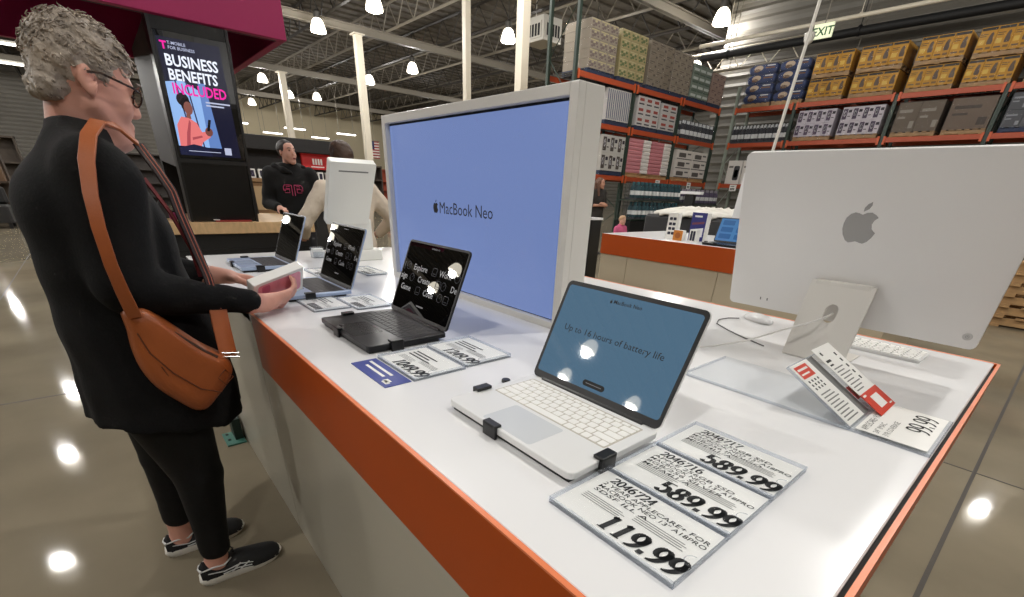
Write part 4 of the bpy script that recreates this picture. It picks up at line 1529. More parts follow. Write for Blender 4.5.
LX, RY = -9.66, 17.35
rack('storage_rack', 'tall orange and green storage rack running away beside the big screen', (0, 2.45, 4.85, 7.25), (LX, 10.0, 0), PI / 2, tall=6.4)
rack('storage_rack', 'tall orange and green storage rack across the back under the yellow boxes', (0, 1.93, 4.52, 6.7, 8.88, 11.04), (-9.2, RY, 0), 0, pale=0, tall=4.5)


def pallet_mesh(g, w, d):
    for k in range(3):
        y = .03 + (d - .16) * k / 2
        g.box(0, w, y, y + .1, .018, .10)
    for k in range(6):
        x = (w - .1) * k / 5
        g.box(x, x + .1, .0, d - .03, .10, .118)
    for k in range(3):
        x = (w - .1) * k / 2
        g.box(x, x + .1, .0, d - .03, .0, .018)


def load(name, label, x, y, z, w, h, face, nx, nz, deco, cat='pallet load', d=.95, pm=None, wrap=True, group=None, part='carton', gap=.004):
    """wrapped pallet: pallet, cartons and film. face 'R' looks to -y at (x..x+w); face 'L' looks to +x with y..y+w"""
    loc, rz = ((x, y + .04, z), 0) if face == 'R' else ((x - .04, y, z), PI / 2)
    t = thing(name, label, cat, loc, rz, group)
    g = G(pm or pal_m); pallet_mesh(g, w, d); g.obj('pallet', t)
    cw, chh = w / nx, (h - .12) / nz
    first = None
    for i in range(nx):
        for k in range(nz):
            if first is None:
                g = G()
                deco(g, cw - gap, d - .05, chh - gap)
                first = g.obj(part, t)
                o = first
            else:
                o = first.copy(); COL.objects.link(o); o.parent = t
            o.location = (i * cw + gap / 2, .01, .119 + k * chh)
    if wrap:
        g = G(wrap_m); g.box(-.012, w + .012, -.008, d - .03, .02, h + .008, .02); g.obj('shrink_wrap', t)
    return t


def cb(c, n):
    return mat(n, c, .7)


def deco_yellow(g, w, d, h):
    g.use(cb((204, 144, 0), 'yellow_carton')).box(0, w, 0, d, 0, h, .004)
    f = lambda poly: g.flat([(u * w, v * h) for u, v in poly], (0, -.0015, 0), (1, 0, 0), (0, 0, 1))
    g.use(cb((34, 26, 16), 'carton_black'))
    f([(.04, .86), (.96, .86), (.96, .97), (.04, .97)])
    f([(.05, .70), (.5, .70), (.5, .73), (.05, .73)]); f([(.05, .62), (.42, .62), (.42, .65), (.05, .65)])
    g.use(cb((92, 70, 48), 'carton_print_brown'))
    f([(.56, .40), (.60, .62), (.66, .74), (.76, .78), (.84, .70), (.82, .58), (.90, .42), (.88, .30), (.60, .30)])
    f([(.1, .12), (.5, .12), (.5, .18), (.1, .18)])
    g.use(cb((228, 186, 70), 'carton_pale_print')); f([(.08, .3), (.42, .3), (.42, .5), (.08, .5)])
    g.use(cb((120, 84, 20), 'carton_red_print')); f([(.62, .1), (.92, .1), (.92, .2), (.62, .2)])


def deco_plain(col, name, mark=(60, 52, 46), style=0):
    def f_(g, w, d, h):
        g.use(cb(col, name)).box(0, w, 0, d, 0, h, .004)
        f = lambda poly: g.flat([(u * w, v * h) for u, v in poly], (0, -.0015, 0), (1, 0, 0), (0, 0, 1))
        g.use(cb(mark, name + '_print'))
        if style == 0:
            f([(.1, .65), (.7, .65), (.7, .75), (.1, .75)]); f([(.1, .45), (.45, .45), (.45, .52), (.1, .52)]); f([(.72, .12), (.92, .12), (.92, .36), (.72, .36)])
        elif style == 1:    # picture carton
            f(rr_(.08, .52, .12, .88)); g.use(cb((238, 234, 236), 'print_white')); f(ell(.3, .55, .14, .22, 12)); g.use(cb((50, 40, 50), 'print_dark')); f(ell(.3, .5, .07, .12, 10)); f([(.6, .6), (.92, .6), (.92, .8), (.6, .8)]); f([(.6, .3), (.86, .3), (.86, .36), (.6, .36)])
        elif style == 2:    # green-white fruit print
            for a, b, r in ((.2, .6, .13), (.45, .4, .16), (.7, .62, .14), (.82, .3, .1), (.25, .25, .12)):
                f(ell(a, b, r, r * 1.1, 9))
            g.use(cb((206, 190, 142), 'print_cream')); f([(.08, .84), (.92, .84), (.92, .95), (.08, .95)]); f(ell(.5, .7, .12, .1, 10))
        elif style == 3:    # white with red emblem
            f([(.2, .5), (.8, .5), (.8, .8), (.2, .8)]); g.use(cb((70, 66, 70), 'print_grey')); f([(.15, .15), (.85, .15), (.85, .3), (.15, .3)])
        elif style == 4:    # vertical bands
            for k in range(4):
                f([(.04 + k * .25, .04), (.14 + k * .25, .04), (.14 + k * .25, .96), (.04 + k * .25, .96)])
        elif style == 5:    # appliance carton
            f(rr_(.12, .58, .22, .70)); g.use(cb((96, 92, 90), 'print_grey2')); f([(.66, .55), (.9, .55), (.9, .72), (.66, .72)]); f([(.0, .0), (1, .0), (1, .1), (0, .1)])
    return f_


def rr_(x0, x1, y0, y1):
    return rrect(x0, x1, y0, y1, .05, 3)


def deco_sack(g, w, d, h):
    g.use(cb((34, 54, 104), 'blue_sack'))
    rings = []
    for k in range(9):
        a = PI * k / 8
        s_ = .80 + .20 * math.sin(a) ** .5
        zc = h * k / 8
        rings.append([(w / 2 + (p[0] - w / 2) * s_, d / 2 + (p[1] - d / 2) * s_, zc) for p in rrect(0, w, -.0, d, .05, 3)])
    g.loft(rings)
    f = lambda poly: g.flat([(u * w, v * h) for u, v in poly], (0, -.012, 0), (1, 0, 0), (0, 0, 1))
    g.use(cb((200, 176, 150), 'sack_print_tan')); f(ell(.34, .58, .16, .30, 10))
    g.use(cb((110, 74, 52), 'sack_print_brown')); f(ell(.30, .38, .12, .18, 9)); f([(.58, .5), (.9, .45), (.9, .6), (.58, .66)])
    g.use(cb((226, 224, 226), 'sack_print_white')); f([(.62, .74), (.9, .72), (.9, .82), (.62, .84)])


def deco_bottle(cap, body, name):
    def f_(g, w, d, h):
        for iy in range(2):
            for ix in range(2):
                g.M = Matrix.Translation((w * (.25 + .5 * ix), d * .14 + iy * .17, 0))
                r = w * .24
                g.use(cb(body, name + '_body')); g.lathe([(r * .9, 0), (r, .02), (r, h * .62), (r * .8, h * .74), (r * .42, h * .82)], 12)
                g.use(cb((232, 232, 230), 'label_white')); g.lathe([(r * 1.01, h * .18), (r * 1.01, h * .45)], 12, False)
                g.use(cb(cap, name + '_cap')); g.lathe([(r * .45, h * .81), (r * .5, h * .84), (r * .5, h * .99), (r * .3, h)], 12)
        g.M = Matrix()
    return f_


def deco_clear(g, w, d, h):
    g.use(cb((128, 140, 124), 'pale_green_pack')).box(0, w, .0, d, 0, h, .02)
    f = lambda poly: g.flat([(u * w, v * h) for u, v in poly], (0, -.002, 0), (1, 0, 0), (0, 0, 1))
    g.use(cb((208, 214, 204), 'pale_label')); f([(.1, .2), (.9, .2), (.9, .5), (.1, .5)])
    g.use(cb((84, 104, 84), 'green_caps')); f([(.05, .8), (.95, .8), (.95, .93), (.05, .93)])


# left rack, top tier
load('pallet_load', 'shrink-wrapped pallet of mixed pale cartons on top of the rack end beside the roof gap', LX, 10.46, 3.9, 1.06, 1.1, 'L', 3, 5, deco_plain((164, 150, 130), 'buff_carton', (126, 108, 100), 2), pm=pal_blue)
load('pallet_load', 'pallet of green and cream patterned cartons on the rack top beside the wrapped end pallet', LX, 11.66, 3.9, 1.16, 1.12, 'L', 3, 5, deco_plain((176, 160, 110), 'cream_carton', (104, 116, 66), 2), pm=pal_blue)
load('pallet_load', 'pallet of grey-brown cartons on the rack top, next to the green patterned pallet', LX, 12.97, 3.9, 1.15, 1.12, 'L', 3, 5, deco_plain((146, 132, 112), 'grey_carton', (96, 84, 74), 0), pm=pal_blue)
load('pallet_load', 'pallet of grey-brown cartons on the rack top, next to the pale green packs', LX, 14.15, 3.9, 1.05, 1.1, 'L', 3, 5, deco_plain((156, 142, 122), 'grey_carton_light', (104, 92, 80), 0), pm=pal_blue)
load('pallet_load', 'pallet of pale green plastic packs on the rack top', LX, 15.28, 3.9, 1.10, .98, 'L', 3, 4, deco_clear, pm=pal_blue, part='pack')
load('pallet_load', 'pallet of pinkish brown cartons on the rack top at the corner', LX, 16.48, 3.9, .80, .92, 'L', 2, 4, deco_plain((170, 142, 126), 'pink_brown_carton', (110, 84, 74), 0), pm=pal_blue)
# left rack, middle tier
load('pallet_load', 'pallet of tall white cartons with blue bands beside the big screen', LX, 11.36, 2.9, 1.02, .84, 'L', 3, 1, deco_plain((214, 208, 202), 'white_carton_a', (80, 92, 122), 4), pm=pal_blue)
load('pallet_load', 'pallet of white cartons with red emblems next to the blue-banded cartons', LX, 12.72, 2.9, 1.10, .84, 'L', 3, 3, deco_plain((220, 214, 208), 'white_carton_b', (168, 72, 58), 3), pm=pal_blue)
load('pallet_load', 'pallet of white cartons with red emblems next to the dark bottle packs', LX, 13.92, 2.9, .84, .80, 'L', 2, 3, deco_plain((216, 210, 204), 'white_carton_c', (176, 70, 54), 3), pm=pal_blue)
# left rack, lower tier
load('pallet_load', 'pallet of white cartons with small brown pictures under the blue-banded cartons', LX, 11.36, 1.68, 1.02, 1.0, 'L', 3, 2, deco_plain((212, 206, 196), 'photo_carton', (86, 74, 66), 1), pm=pal_blue)
for y, c, lab in ((12.56, (206, 136, 142), 'stack of pink folded bedding packs beside the picture cartons'), (13.32, (226, 220, 214), 'narrow stack of white folded bedding packs between two pink stacks'), (13.74, (204, 132, 138), 'stack of pink folded bedding packs beside the narrow white stack'), (14.42, (224, 218, 212), 'last narrow stack of white bedding packs beside the white appliance cartons')):
    w = .74 if c[1] < 200 else .38
    w = .66 if y == 13.74 else w
    def deco_fold(g, w_, d, h, c=c):
        g.use(cb(c, 'fold_%d' % c[1])); g.box(0, w_, 0, d, 0, h, min(.02, h * .3))
        g.use(cb(tuple(int(k * .9) for k in c), 'fold_edge_%d' % c[1])); g.box(.03, w_ - .03, -.003, 0, h * .42, h * .56)
    load('bedding_stack', lab, LX, y, 1.68, w, 1.02, 'L', 1, 9, deco_fold, 'bedding', wrap=False, part='folded_pack')
for y, lab in ((15.2, 'pallet of white appliance cartons next to the bedding stacks'), (16.2, 'pallet of white appliance cartons in the rack corner')):
    load('pallet_load', lab, LX, y, 1.68, .94, .92, 'L', 1, 3, deco_plain((214, 208, 200), 'appliance_carton', (90, 84, 80), 5), wrap=False)


def pack(name, label, loc, rz, group, body, cap, w=.22, h=.46, cat='bottle pack', n=1):
    t = thing(name, label, cat, loc, rz, group)
    g = G(cb((60, 62, 66), 'pack_tray')); g.box(0, w, 0, .42, 0, .05, .004); g.obj('tray', t)
    g = G()
    deco_bottle(cap, body, 'b%d_%d' % (body[0], cap[1]))(g, w, .42, h)
    o = g.obj('bottles', t); o.location = (0, 0, .05)
    g = G(wrap_m); g.box(-.003, w + .003, -.003, .423, .03, h + .055, .01); g.obj('film', t)
    return t


p0 = None
for i in range(8):
    loc = (LX - .04, 15.22 + .25 * i, 2.9)
    if p0 is None:
        p0 = pack('bottle_pack', 'pack of white-labelled dark bottles lined up in the long corner row', loc, PI / 2, 'dark bottle packs in the long corner row', (52, 52, 58), (226, 226, 226))
    else:
        dup(p0, loc)
for i in range(4):
    dup(p0, (-9.15 + .228 * i, RY + .04, 2.9), 0, 'pack of dark bottles in the short row nearest the rack corner', 'dark bottle packs in the short corner row')
for i in range(4):
    dup(p0, (-8.225 + .228 * i, RY + .04, 2.9), 0, 'pack of dark bottles in the short row beside the purple picture cartons', 'dark bottle packs beside purple cartons')
# left rack, floor level
t0 = None
for k in range(2):
    for i in range(6):
        loc = (LX + .66, 12.35 + .40 * i, (.55, 1.08)[k])
        if t0 is None:
            t0 = pack('detergent_pack', 'teal bottle pack on the low shelf behind the far table', loc, PI / 2, 'teal bottle packs on the low shelf', (30, 68, 76), (44, 100, 108), .36, .42)
        else:
            dup(t0, loc)
p2 = None
for i in range(7):
    loc = (LX + .66, 15.1 + .30 * i, 1.0)
    if p2 is None:
        p2 = pack('detergent_pack', 'pale purple bottle pack on the low shelf in the rack corner', loc, PI / 2, 'purple bottle packs on the low shelf', (96, 84, 110), (170, 162, 172), .27, .40)
    else:
        dup(p2, loc)
t = thing('display_cage', 'dark low wire display cage holding the teal and purple bottle packs', 'cage', (LX + .68, 12.2, 0), PI / 2)
for z in (.55, 1.0, 1.08):
    g = G(upr_m); g.box(0 if z != 1.0 else 2.75, 2.6 if z != 1.0 else 5.0, .0, .6, z - .03, z - .002); g.obj('shelf_board', t)
for x in (0, 1.3, 2.6, 2.75, 4.95):
    g = G(upr_m); g.box(x - .02, x + .02, .6, .64, 0, 1.5); g.obj('post', t)
g = G(upr_m)
for k in range(14):
    g.box(k * .19, k * .19 + .01, .64, .65, 0, 1.5)
g.obj('mesh_back', t)
g = G(gap_m); g.box(0, 5.0, .02, .6, .02, .5, .01); g.obj('skirting', t)

# right rack
for x, lab in ((-9.02, 'pallet of blue pet-food sacks nearest the rack corner'), (-8.06, 'pallet of blue pet-food sacks beside the yellow cartons')):
    load('sack_load', lab, x, RY, 3.9, .90, 1.14, 'R', 1, 4, deco_sack, 'sacks', part='sack', gap=.0, d=.9)
YL = [(-7.05, .98, 'first'), (-5.9, 1.06, 'second'), (-4.58, .98, 'third'), (-3.44, .92, 'fourth'), (-2.3, .95, 'fifth')]
names = ['beside the blue sacks', 'second along from the blue sacks', 'third along from the blue sacks', 'fourth along from the blue sacks', 'fifth along from the blue sacks']
for (x, w, _), nm in zip(YL, names):
    load('pallet_load', 'lower tier of yellow cartons, stack ' + nm, x, RY, 3.9, w, .56, 'R', 3, 1, deco_yellow)
    load('pallet_load', 'upper tier of yellow cartons, stack ' + nm, x, RY, 4.474, w, .60, 'R', 3, 1, deco_yellow)
load('pallet_load', 'pallet of purple and white picture cartons beside the dark bottle packs', -7.1, RY, 2.9, 1.04, .80, 'R', 4, 2, deco_plain((206, 196, 204), 'lilac_carton', (92, 74, 96), 1))
load('pallet_load', 'pallet of purple and white picture cartons beside the brown wrapped pallet', -5.9, RY, 2.9, 1.04, .80, 'R', 4, 2, deco_plain((210, 200, 206), 'lilac_carton_b', (86, 70, 92), 1))
load('pallet_load', 'film-wrapped brown pallet next to the purple picture cartons', -4.55, RY, 2.9, .98, .80, 'R', 2, 1, deco_plain((104, 88, 70), 'brown_carton', (150, 140, 126), 0))
load('pallet_load', 'film-wrapped brown pallet above the silver computer, second from the purple cartons', -3.44, RY, 2.9, .87, .80, 'R', 1, 1, deco_plain((112, 92, 74), 'brown_carton_b', (70, 56, 44), 0))
load('pallet_load', 'dark film-wrapped pallet at the end of the brown pallets', -2.34, RY, 2.9, 1.0, .82, 'R', 3, 2, deco_plain((84, 84, 88), 'charcoal_carton', (150, 152, 156), 0), pm=pal_blue)
for i, (x, lab) in enumerate(((-9.0, 'white carton printed with a dark device, in the rack corner above the far table'), (-8.47, 'white carton printed with a dark device, beside the corner one'), (-7.94, 'white carton printed with a dark device, next to the green rack post'))):
    t = thing('appliance_carton', lab, 'carton', (x, RY + .05, 1.68))
    g = G(cb((216, 212, 206), 'device_carton')); g.box(0, .5, 0, .6, 0, .72, .006)
    f = lambda poly: g.flat(poly, (0, -.0015, 0), (1, 0, 0), (0, 0, 1))
    g.use(cb((66, 66, 70), 'device_dark')); f(rrect(.24, .44, .12, .56, .05, 4)); g.use(cb((150, 150, 152), 'device_grey')); f(rrect(.27, .41, .2, .44, .03, 3)); g.use(cb((120, 116, 112), 'device_text')); f([(.05, .5), (.2, .5), (.2, .56), (.05, .56)])
    g.obj('carton', t)
# price cards hung on the beams
for i, (face, a, z, lab) in enumerate((('L', 14.2, 1.66, 'white price card on the beam under the bedding stacks'), ('L', 16.1, 1.66, 'white price card on the beam under the appliance cartons'), ('R', -8.6, 1.66, 'white price card on the beam under the device cartons'))):
    g = G(mat('card_paper')); g.box(-.12, .12, -.004, .004, -.2, 0)
    g.use(ink_m); [g.box(-.085 + k * .04, -.058 + k * .04, -.006, -.004, -.165, -.1) for k in range(4)]; g.box(-.09, .05, -.006, -.004, -.06, -.04)
    o = tag(g.obj('beam_price_card'), lab, 'price card')
    o.location = (LX + .046, a, z) if face == 'L' else (a, RY - .046, z)
    o.rotation_euler = (0, 0, PI / 2 if face == 'L' else 0)

# empty pallets stacked on the floor beyond the table end
for i in range(6):
    g = G(pal_m); pallet_mesh(g, 1.1, 1.0)
    o = tag(g.obj('wooden_pallet'), 'bare wooden pallet, ' + ('lowest', 'second lowest', 'third from the floor', 'fourth from the floor', 'fifth from the floor', 'top one')[i] + ' of the stack beyond the silver computer', 'pallet', 'bare pallets stacked on the floor')
    o.location = (-.34, 7.75, .119 * i)
# ------------------------------------------------------------------ far table with its own orange band
t = thing('display_table', 'far white table with an orange band, boxes and a small laptop on it', 'table', (-1.8, 4.4, 0))
g = GW(t, white_m); g.box(-3.13, -.62, 3.835, 5.0, .81, .85, .002); g.obj('tabletop', t)
g = GW(t, orange_m); g.box(-3.135, -.615, 3.825, 3.835, .662, .847); g.obj('orange_front_band', t)
g = GW(t, orange_m); g.box(-.62, -.612, 3.825, 5.0, .662, .847); g.obj('orange_end_band', t)
for a, b in ((-3.13, -2.80), (-2.795, -1.86), (-1.855, -.62)):
    g = GW(t, mat('tan_white_panel', (196, 184, 160), .4)); g.box(a, b, 3.835, 3.86, 0, .661, .001); g.obj('front_panel', t)
for x in (-3.13, -.645):
    g = GW(t, mat('tan_white_panel')); g.box(x, x + .02, 3.86, 4.98, 0, .81); g.obj('end_panel', t)
t = thing('display_pedestal', 'tall black pedestal with a white top just left of the far table', 'pedestal', (-3.5, 4.25, 0))
g = G(black_m); g.box(-.16, -.03, -.15, .02, 0, .94, .004); g.obj('body', t)
g = G(white_m); g.box(-.17, -.02, -.16, .03, .94, .962, .002); g.obj('top', t)
# boxes
def carton(name, label, x, y, w, d, h, rz, paint):
    t = thing(name, label, 'box', (x, y, .85), rz)
    g = G(mat('box_white')); g.box(0, w, 0, d, 0, h, .002); g.obj('carton', t)
    g = G(); paint(g, w, h); g.obj('print', t)
    return t


def pa(g, w, h):
    g.use(cb((40, 42, 60), 'print_navy'))
    for k, v in enumerate((.78, .58, .40, .22)):
        g.flat(rrect(.18 * w, .48 * w, v * h - .012, v * h + .012, .005, 2), (0, -.0012, 0), (1, 0, 0), (0, 0, 1)); g.flat(rrect(.54 * w, .84 * w, v * h - .012, v * h + .012, .005, 2), (0, -.0012, 0), (1, 0, 0), (0, 0, 1))


def pb(g, w, h):
    g.use(cb((48, 48, 118), 'print_violet')).flat([(0, 0), (w, 0), (w, h), (0, h)], (0, -.0012, 0), (1, 0, 0), (0, 0, 1))
    g.use(cb((232, 230, 232), 'print_pale')).flat([(.1 * w, .08 * h), (.9 * w, .16 * h), (.9 * w, .48 * h), (.1 * w, .4 * h)], (0, -.0022, 0), (1, 0, 0), (0, 0, 1)); g.flat([(.2 * w, .84 * h), (.7 * w, .84 * h), (.7 * w, .9 * h), (.2 * w, .9 * h)], (0, -.0022, 0), (1, 0, 0), (0, 0, 1))
    g.use(cb((110, 60, 80), 'print_plum')).flat([(.1 * w, .56 * h), (.9 * w, .62 * h), (.9 * w, .7 * h), (.1 * w, .64 * h)], (0, -.0022, 0), (1, 0, 0), (0, 0, 1))


def pc(g, w, h):
    g.use(cb((206, 130, 50), 'print_orange')).flat([(0, 0), (w, 0), (w, h), (0, h)], (0, -.0012, 0), (1, 0, 0), (0, 0, 1))
    g.use(cb((170, 96, 40), 'print_orange_dark')).flat(ell(w / 2, h / 2, w * .3, h * .3, 12), (0, -.002, 0), (1, 0, 0), (0, 0, 1))


carton('product_box', 'white product box with rows of dark pictures on the far table', -2.56, 4.05, .10, .07, .22, .1, pa)
carton('product_box', 'violet and white product box standing on the far table', -2.36, 4.12, .15, .07, .235, -.05, pb)
carton('product_box', 'small orange box in front of the violet box on the far table', -2.42, 3.96, .09, .06, .085, .05, pc)
carton('product_box', 'low white box in front of the violet box, beside the small orange box', -2.28, 3.99, .08, .05, .10, -.2, pa)


def scr2(s, hw, lh):
    s.use(mat('display_blue', (20, 40, 70), .05, emit=1.0, ecol=(66, 106, 146)))
    s.prism(rrect(-hw + .008, hw - .008, .012, lh - .008, .005), .0004, .0011)
    s.use(mat('display_deep_blue', (14, 30, 60), .1, emit=1.0, ecol=(44, 82, 122)))
    for k in range(3):
        for j in range(2):
            s.flat(rrect(-hw + .03 + j * .135, -hw + .135 + j * .135, .03 + k * .055, .07 + k * .055, .006, 2), (0, 0, .0014))


o = laptop('laptop', 'small dark laptop with a blue tiled screen on the far table', -1.93, .30, dk, bkey, bwell, dkpad, 72, scr2, yf=3.86)
t = thing('sign_board', 'white leaning sign board behind the small laptop on the far table', 'sign', (-1.98, 4.3, .85))
g = G(white_m); g.M = Euler((-.08, 0, 0)).to_matrix().to_4x4(); g.box(-.10, .5, -.02, .02, 0, .56, .003)
g.use(cb((120, 140, 152), 'board_grey')); g.flat([(.0, .05), (.5, .05), (.5, .42), (.0, .42)], (0, -.0212, 0), (1, 0, 0), (0, 0, 1)); g.use(ink_m); g.txt('S', .12, (.035, -.0215, .30), (1, 0, 0), (0, 0, 1), bold=.01); g.obj('board', t)
# dark cart with crumpled white cover behind the far table
t = thing('covered_cart', 'dark grey covered cart behind the far table with a crumpled white sheet on it', 'cart', (-3.15, 5.6, 0))
g = G(mat('dark_cover', (52, 52, 54), .7)); g.box(-.55, .55, -.3, .4, .05, 1.0, .03); g.obj('body', t)
for q in (-1, 1):
    g = G(black_m); g.M = Matrix.Translation((q * .45, 0, .04)) @ Euler((0, PI / 2, 0)).to_matrix().to_4x4(); g.lathe([(.04, -.02), (.04, .02)], 12); g.obj('wheel', t)
rnd = random.Random(3)
b = Blob((-3.75, 5.1, .86), (-2.4, 6.1, 1.25), .012)
b.sec([(1.005, -3.12, 5.62, .58, .36), (1.03, -3.10, 5.62, .60, .37), (1.06, -3.1, 5.62, .52, .31), (1.09, -3.05, 5.62, .30, .2)], .03)
b.wave(lambda x, y, z: .016 * np.sin(23 * x + 9 * np.sin(11 * y)) * np.sin(19 * y + 5 * x) + .008 * np.sin(47 * x - 31 * y))
o = tag(b.obj('white_sheet', mat('sheet_white', (224, 220, 210), .8), None, None, 1), 'crumpled white sheet bundled over the dark cart behind the far table', 'sheet')
t = thing('chair', 'rounded grey chair back between the dark cart and the small laptop', 'chair', (-2.34, 5.2, 0))
g = G(mat('grey_shell', (148, 146, 144), .5))
g.loft([[(.20 * k * math.cos(a), .03 * math.sin(a) + .05 * (1 - k), z) for a in [2 * PI * i / 20 for i in range(20)]] for k, z in ((.8, .72), (1, .80), (1.0, .98), (.85, 1.06), (.5, 1.10), (.15, 1.115))]); g.obj('backrest', t)
g = G(mat('grey_shell')); g.prism(rrect(-.21, .21, .0, .42, .08), .43, .47, .01); g.obj('seat', t)
for x, y in ((-.18, .04), (.18, .04), (-.18, .38), (.18, .38)):
    g = G(chrome_m); g.tube([(x, y, .43), (x * 1.1, y, 0)], .012, 8); g.obj('leg', t)
for x in (-.15, .15):
    g = G(chrome_m); g.tube([(x, .02, .43), (x * .9, .03, .76)], .011, 8); g.obj('back_post', t)
t = thing('handle_stand', 'dark stand with a white flat handle rising behind the covered cart', 'stand', (-3.72, 6.3, 0))
g = G(black_m); g.box(-.05, .09, -.03, .03, 0, 1.24, .004); g.obj('post', t)
g = G(white_m); g.box(-.12, .18, -.05, .05, 1.24, 1.275, .004); g.obj('handle', t)
g = G(black_m); g.box(-.2, .25, -.15, .15, 0, .03); g.obj('foot', t)

# ------------------------------------------------------------------ phone kiosk: wooden counter, leaning screen tower, magenta canopy
mag = mat('magenta_panel', (150, 8, 78), .5)
wood = mat('pale_wood', (206, 172, 128), .45, noise=(3, .12, (1, 14, 6)))
t = thing('service_counter', 'pale wooden counter on a black base behind the display table', 'counter', (-4.7, .55, 0))
g = GW(t, wood); g.box(-5.22, -4.16, .12, 1.34, .818, .90, .004); g.obj('worktop', t)
g = GW(t, black_m); g.box(-5.18, -4.2, .15, 1.30, 0, .818); g.use(gap_m); g.box(-4.2, -4.196, .15, 1.3, .70, .71); g.obj('base', t)
t = thing('kiosk_tower', 'black leaning kiosk tower on the wooden counter with a lit portrait screen', 'kiosk', (-4.4, .7, .9))
tw = mat('tower_black', (20, 20, 22), .35)
ts = mat('tower_side', (52, 46, 48), .55)
y0, y1 = .487, .932
fx = lambda z: -4.2 + .4 * (z - .9) / 1.1
g = GW(t, tw)
g.add([(fx(.905), y0, .905), (fx(.905), y1, .905), (fx(2.04), y1 - .046, 2.04), (fx(2.04), y0, 2.04), (fx(.905) - .1, y0, .905), (fx(.905) - .1, y1, .905), (fx(2.04) - .12, y1 - .046, 2.04), (fx(2.04) - .12, y0, 2.04)],
      [(0, 1, 2, 3), (7, 6, 5, 4), (0, 4, 5, 1), (1, 5, 6, 2), (2, 6, 7, 3), (3, 7, 4, 0)])
g.obj('front_body', t)
Mk = Matrix(((0, .3417, .9398, -4.2), (1, 0, 0, 0), (0, .9398, -.3417, .9), (0, 0, 0, 1)))
g = GW(t, mat('tower_edge', (44, 44, 46), .3)); g.M = g.M @ Mk
for a, b in ((y0, y0 + .016), (y1 - .016, y1)):
    sh = -.046 if a > .6 else 0
    g.add([(a, .0, .0), (b, 0, .0), (b + sh, 1.20, .0), (a + sh, 1.20, .0), (a, .0, .012), (b, 0, .012), (b + sh, 1.20, .012), (a + sh, 1.20, .012)], [(3, 2, 1, 0), (4, 5, 6, 7), (0, 1, 5, 4), (1, 2, 6, 5), (2, 3, 7, 6), (3, 0, 4, 7)])
g.box(y0, y1 - .016, .40, .424, 0, .010)
g.obj('edge_trim', t)
g = GW(t, ts)
g.add([(-4.15, y0 + .012, 1.24), (-3.90, y0 + .012, 2.0), (-5.0, y0 + .02, 2.0), (-5.2, y0 + .02, 1.30), (-4.15, y1 - .06, 1.24), (-3.90, y1 - .06, 2.0), (-5.0, y1 - .06, 2.0), (-5.2, y1 - .06, 1.30)],
      [(0, 1, 2, 3), (7, 6, 5, 4), (0, 4, 5, 1), (1, 5, 6, 2), (2, 6, 7, 3), (3, 7, 4, 0)])
g.obj('side_cabinet', t)
g = GW(t, tw); g.box(-5.2, -5.12, y0 + .02, y1 - .06, .9, 1.30); g.obj('rear_post', t)
g = GW(t, glass_black); g.M = g.M @ Mk
E_ = lambda n, c, e=1.: mat(n, tuple(x // 3 for x in c), .2, emit=e, ecol=c)
g.box(.502, .895, .428, 1.09, .0, .006)
g.use(E_('ad_navy', (14, 16, 40))); g.flat([(.516, .447), (.868, .447), (.832, 1.062), (.516, 1.062)], (0, 0, .0066))
g.use(E_('ad_sky', (136, 172, 222))); g.flat([(.516, .50), (.74, .50), (.72, .80), (.600, .862), (.516, .845)], (0, 0, .0072))
g.use(E_('ad_sky_deep', (90, 122, 180))); g.flat([(.690, .50), (.76, .50), (.722, .86), (.684, .86)], (0, 0, .0076))
g.use(E_('ad_line', (44, 50, 84)))
for x in (.60, .655):
    g.flat([(x, .50), (x + .008, .50), (x - .03, .87), (x - .038, .87)], (0, 0, .0079))
g.use(E_('ad_hair', (26, 18, 22))); g.flat(ell(.588, .762, .034, .036, 16), (0, 0, .0082)); g.flat(ell(.60, .735, .028, .04, 14), (0, 0, .0082))
g.use(E_('ad_face', (122, 74, 66))); g.flat(ell(.608, .718, .024, .036, 16), (0, 0, .0085)); g.flat([(.59, .66), (.615, .66), (.612, .70), (.592, .70)], (0, 0, .0084))
g.use(E_('ad_shirt', (214, 112, 112))); g.flat([(.525, .50), (.53, .62), (.56, .668), (.60, .664), (.64, .64), (.66, .59), (.70, .60), (.705, .565), (.655, .53), (.64, .50)], (0, 0, .0086))
g.use(E_('ad_shirt_dark', (160, 70, 78))); g.flat([(.56, .50), (.575, .58), (.60, .655), (.607, .64), (.59, .56), (.58, .50)], (0, 0, .0089)); g.flat([(.60, .555), (.655, .57), (.66, .56), (.60, .54)], (0, 0, .0089))
g.use(E_('ad_hand', (110, 64, 58))); g.flat(ell(.70, .595, .022, .026, 14), (0, 0, .0091)); g.use(E_('ad_phone', (12, 12, 18))); g.flat([(.69, .60), (.705, .60), (.722, .665), (.707, .667)], (0, 0, .0093))
g.use(E_('ad_trousers', (22, 26, 54))); g.flat([(.516, .447), (.70, .447), (.68, .50), (.60, .515), (.516, .49)], (0, 0, .0091))
g.use(E_('ad_pale', (170, 176, 200))); g.box(.775, .815, .462, .505, .0070, .0076); g.box(.565, .75, .472, .476, .0095, .0098)
g.use(E_('ad_white', (226, 232, 246)))
for y, v, w, s_ in ((.537, .930, .268, 'BUSINESS'), (.540, .860, .252, 'BENEFITS')):
    g.txt(s_, .078, (y, v, .0095), (1, 0, 0), (0, 1, 0), wid=w, bold=.022)
g.use(E_('ad_magenta', (226, 24, 152))); g.txt('INCLUDED', .078, (.545, .790, .0095), (1, 0, 0), (0, 1, 0), wid=.285, bold=.022)
g.txt('T', .05, (.530, 1.008, .0095), bold=.04)
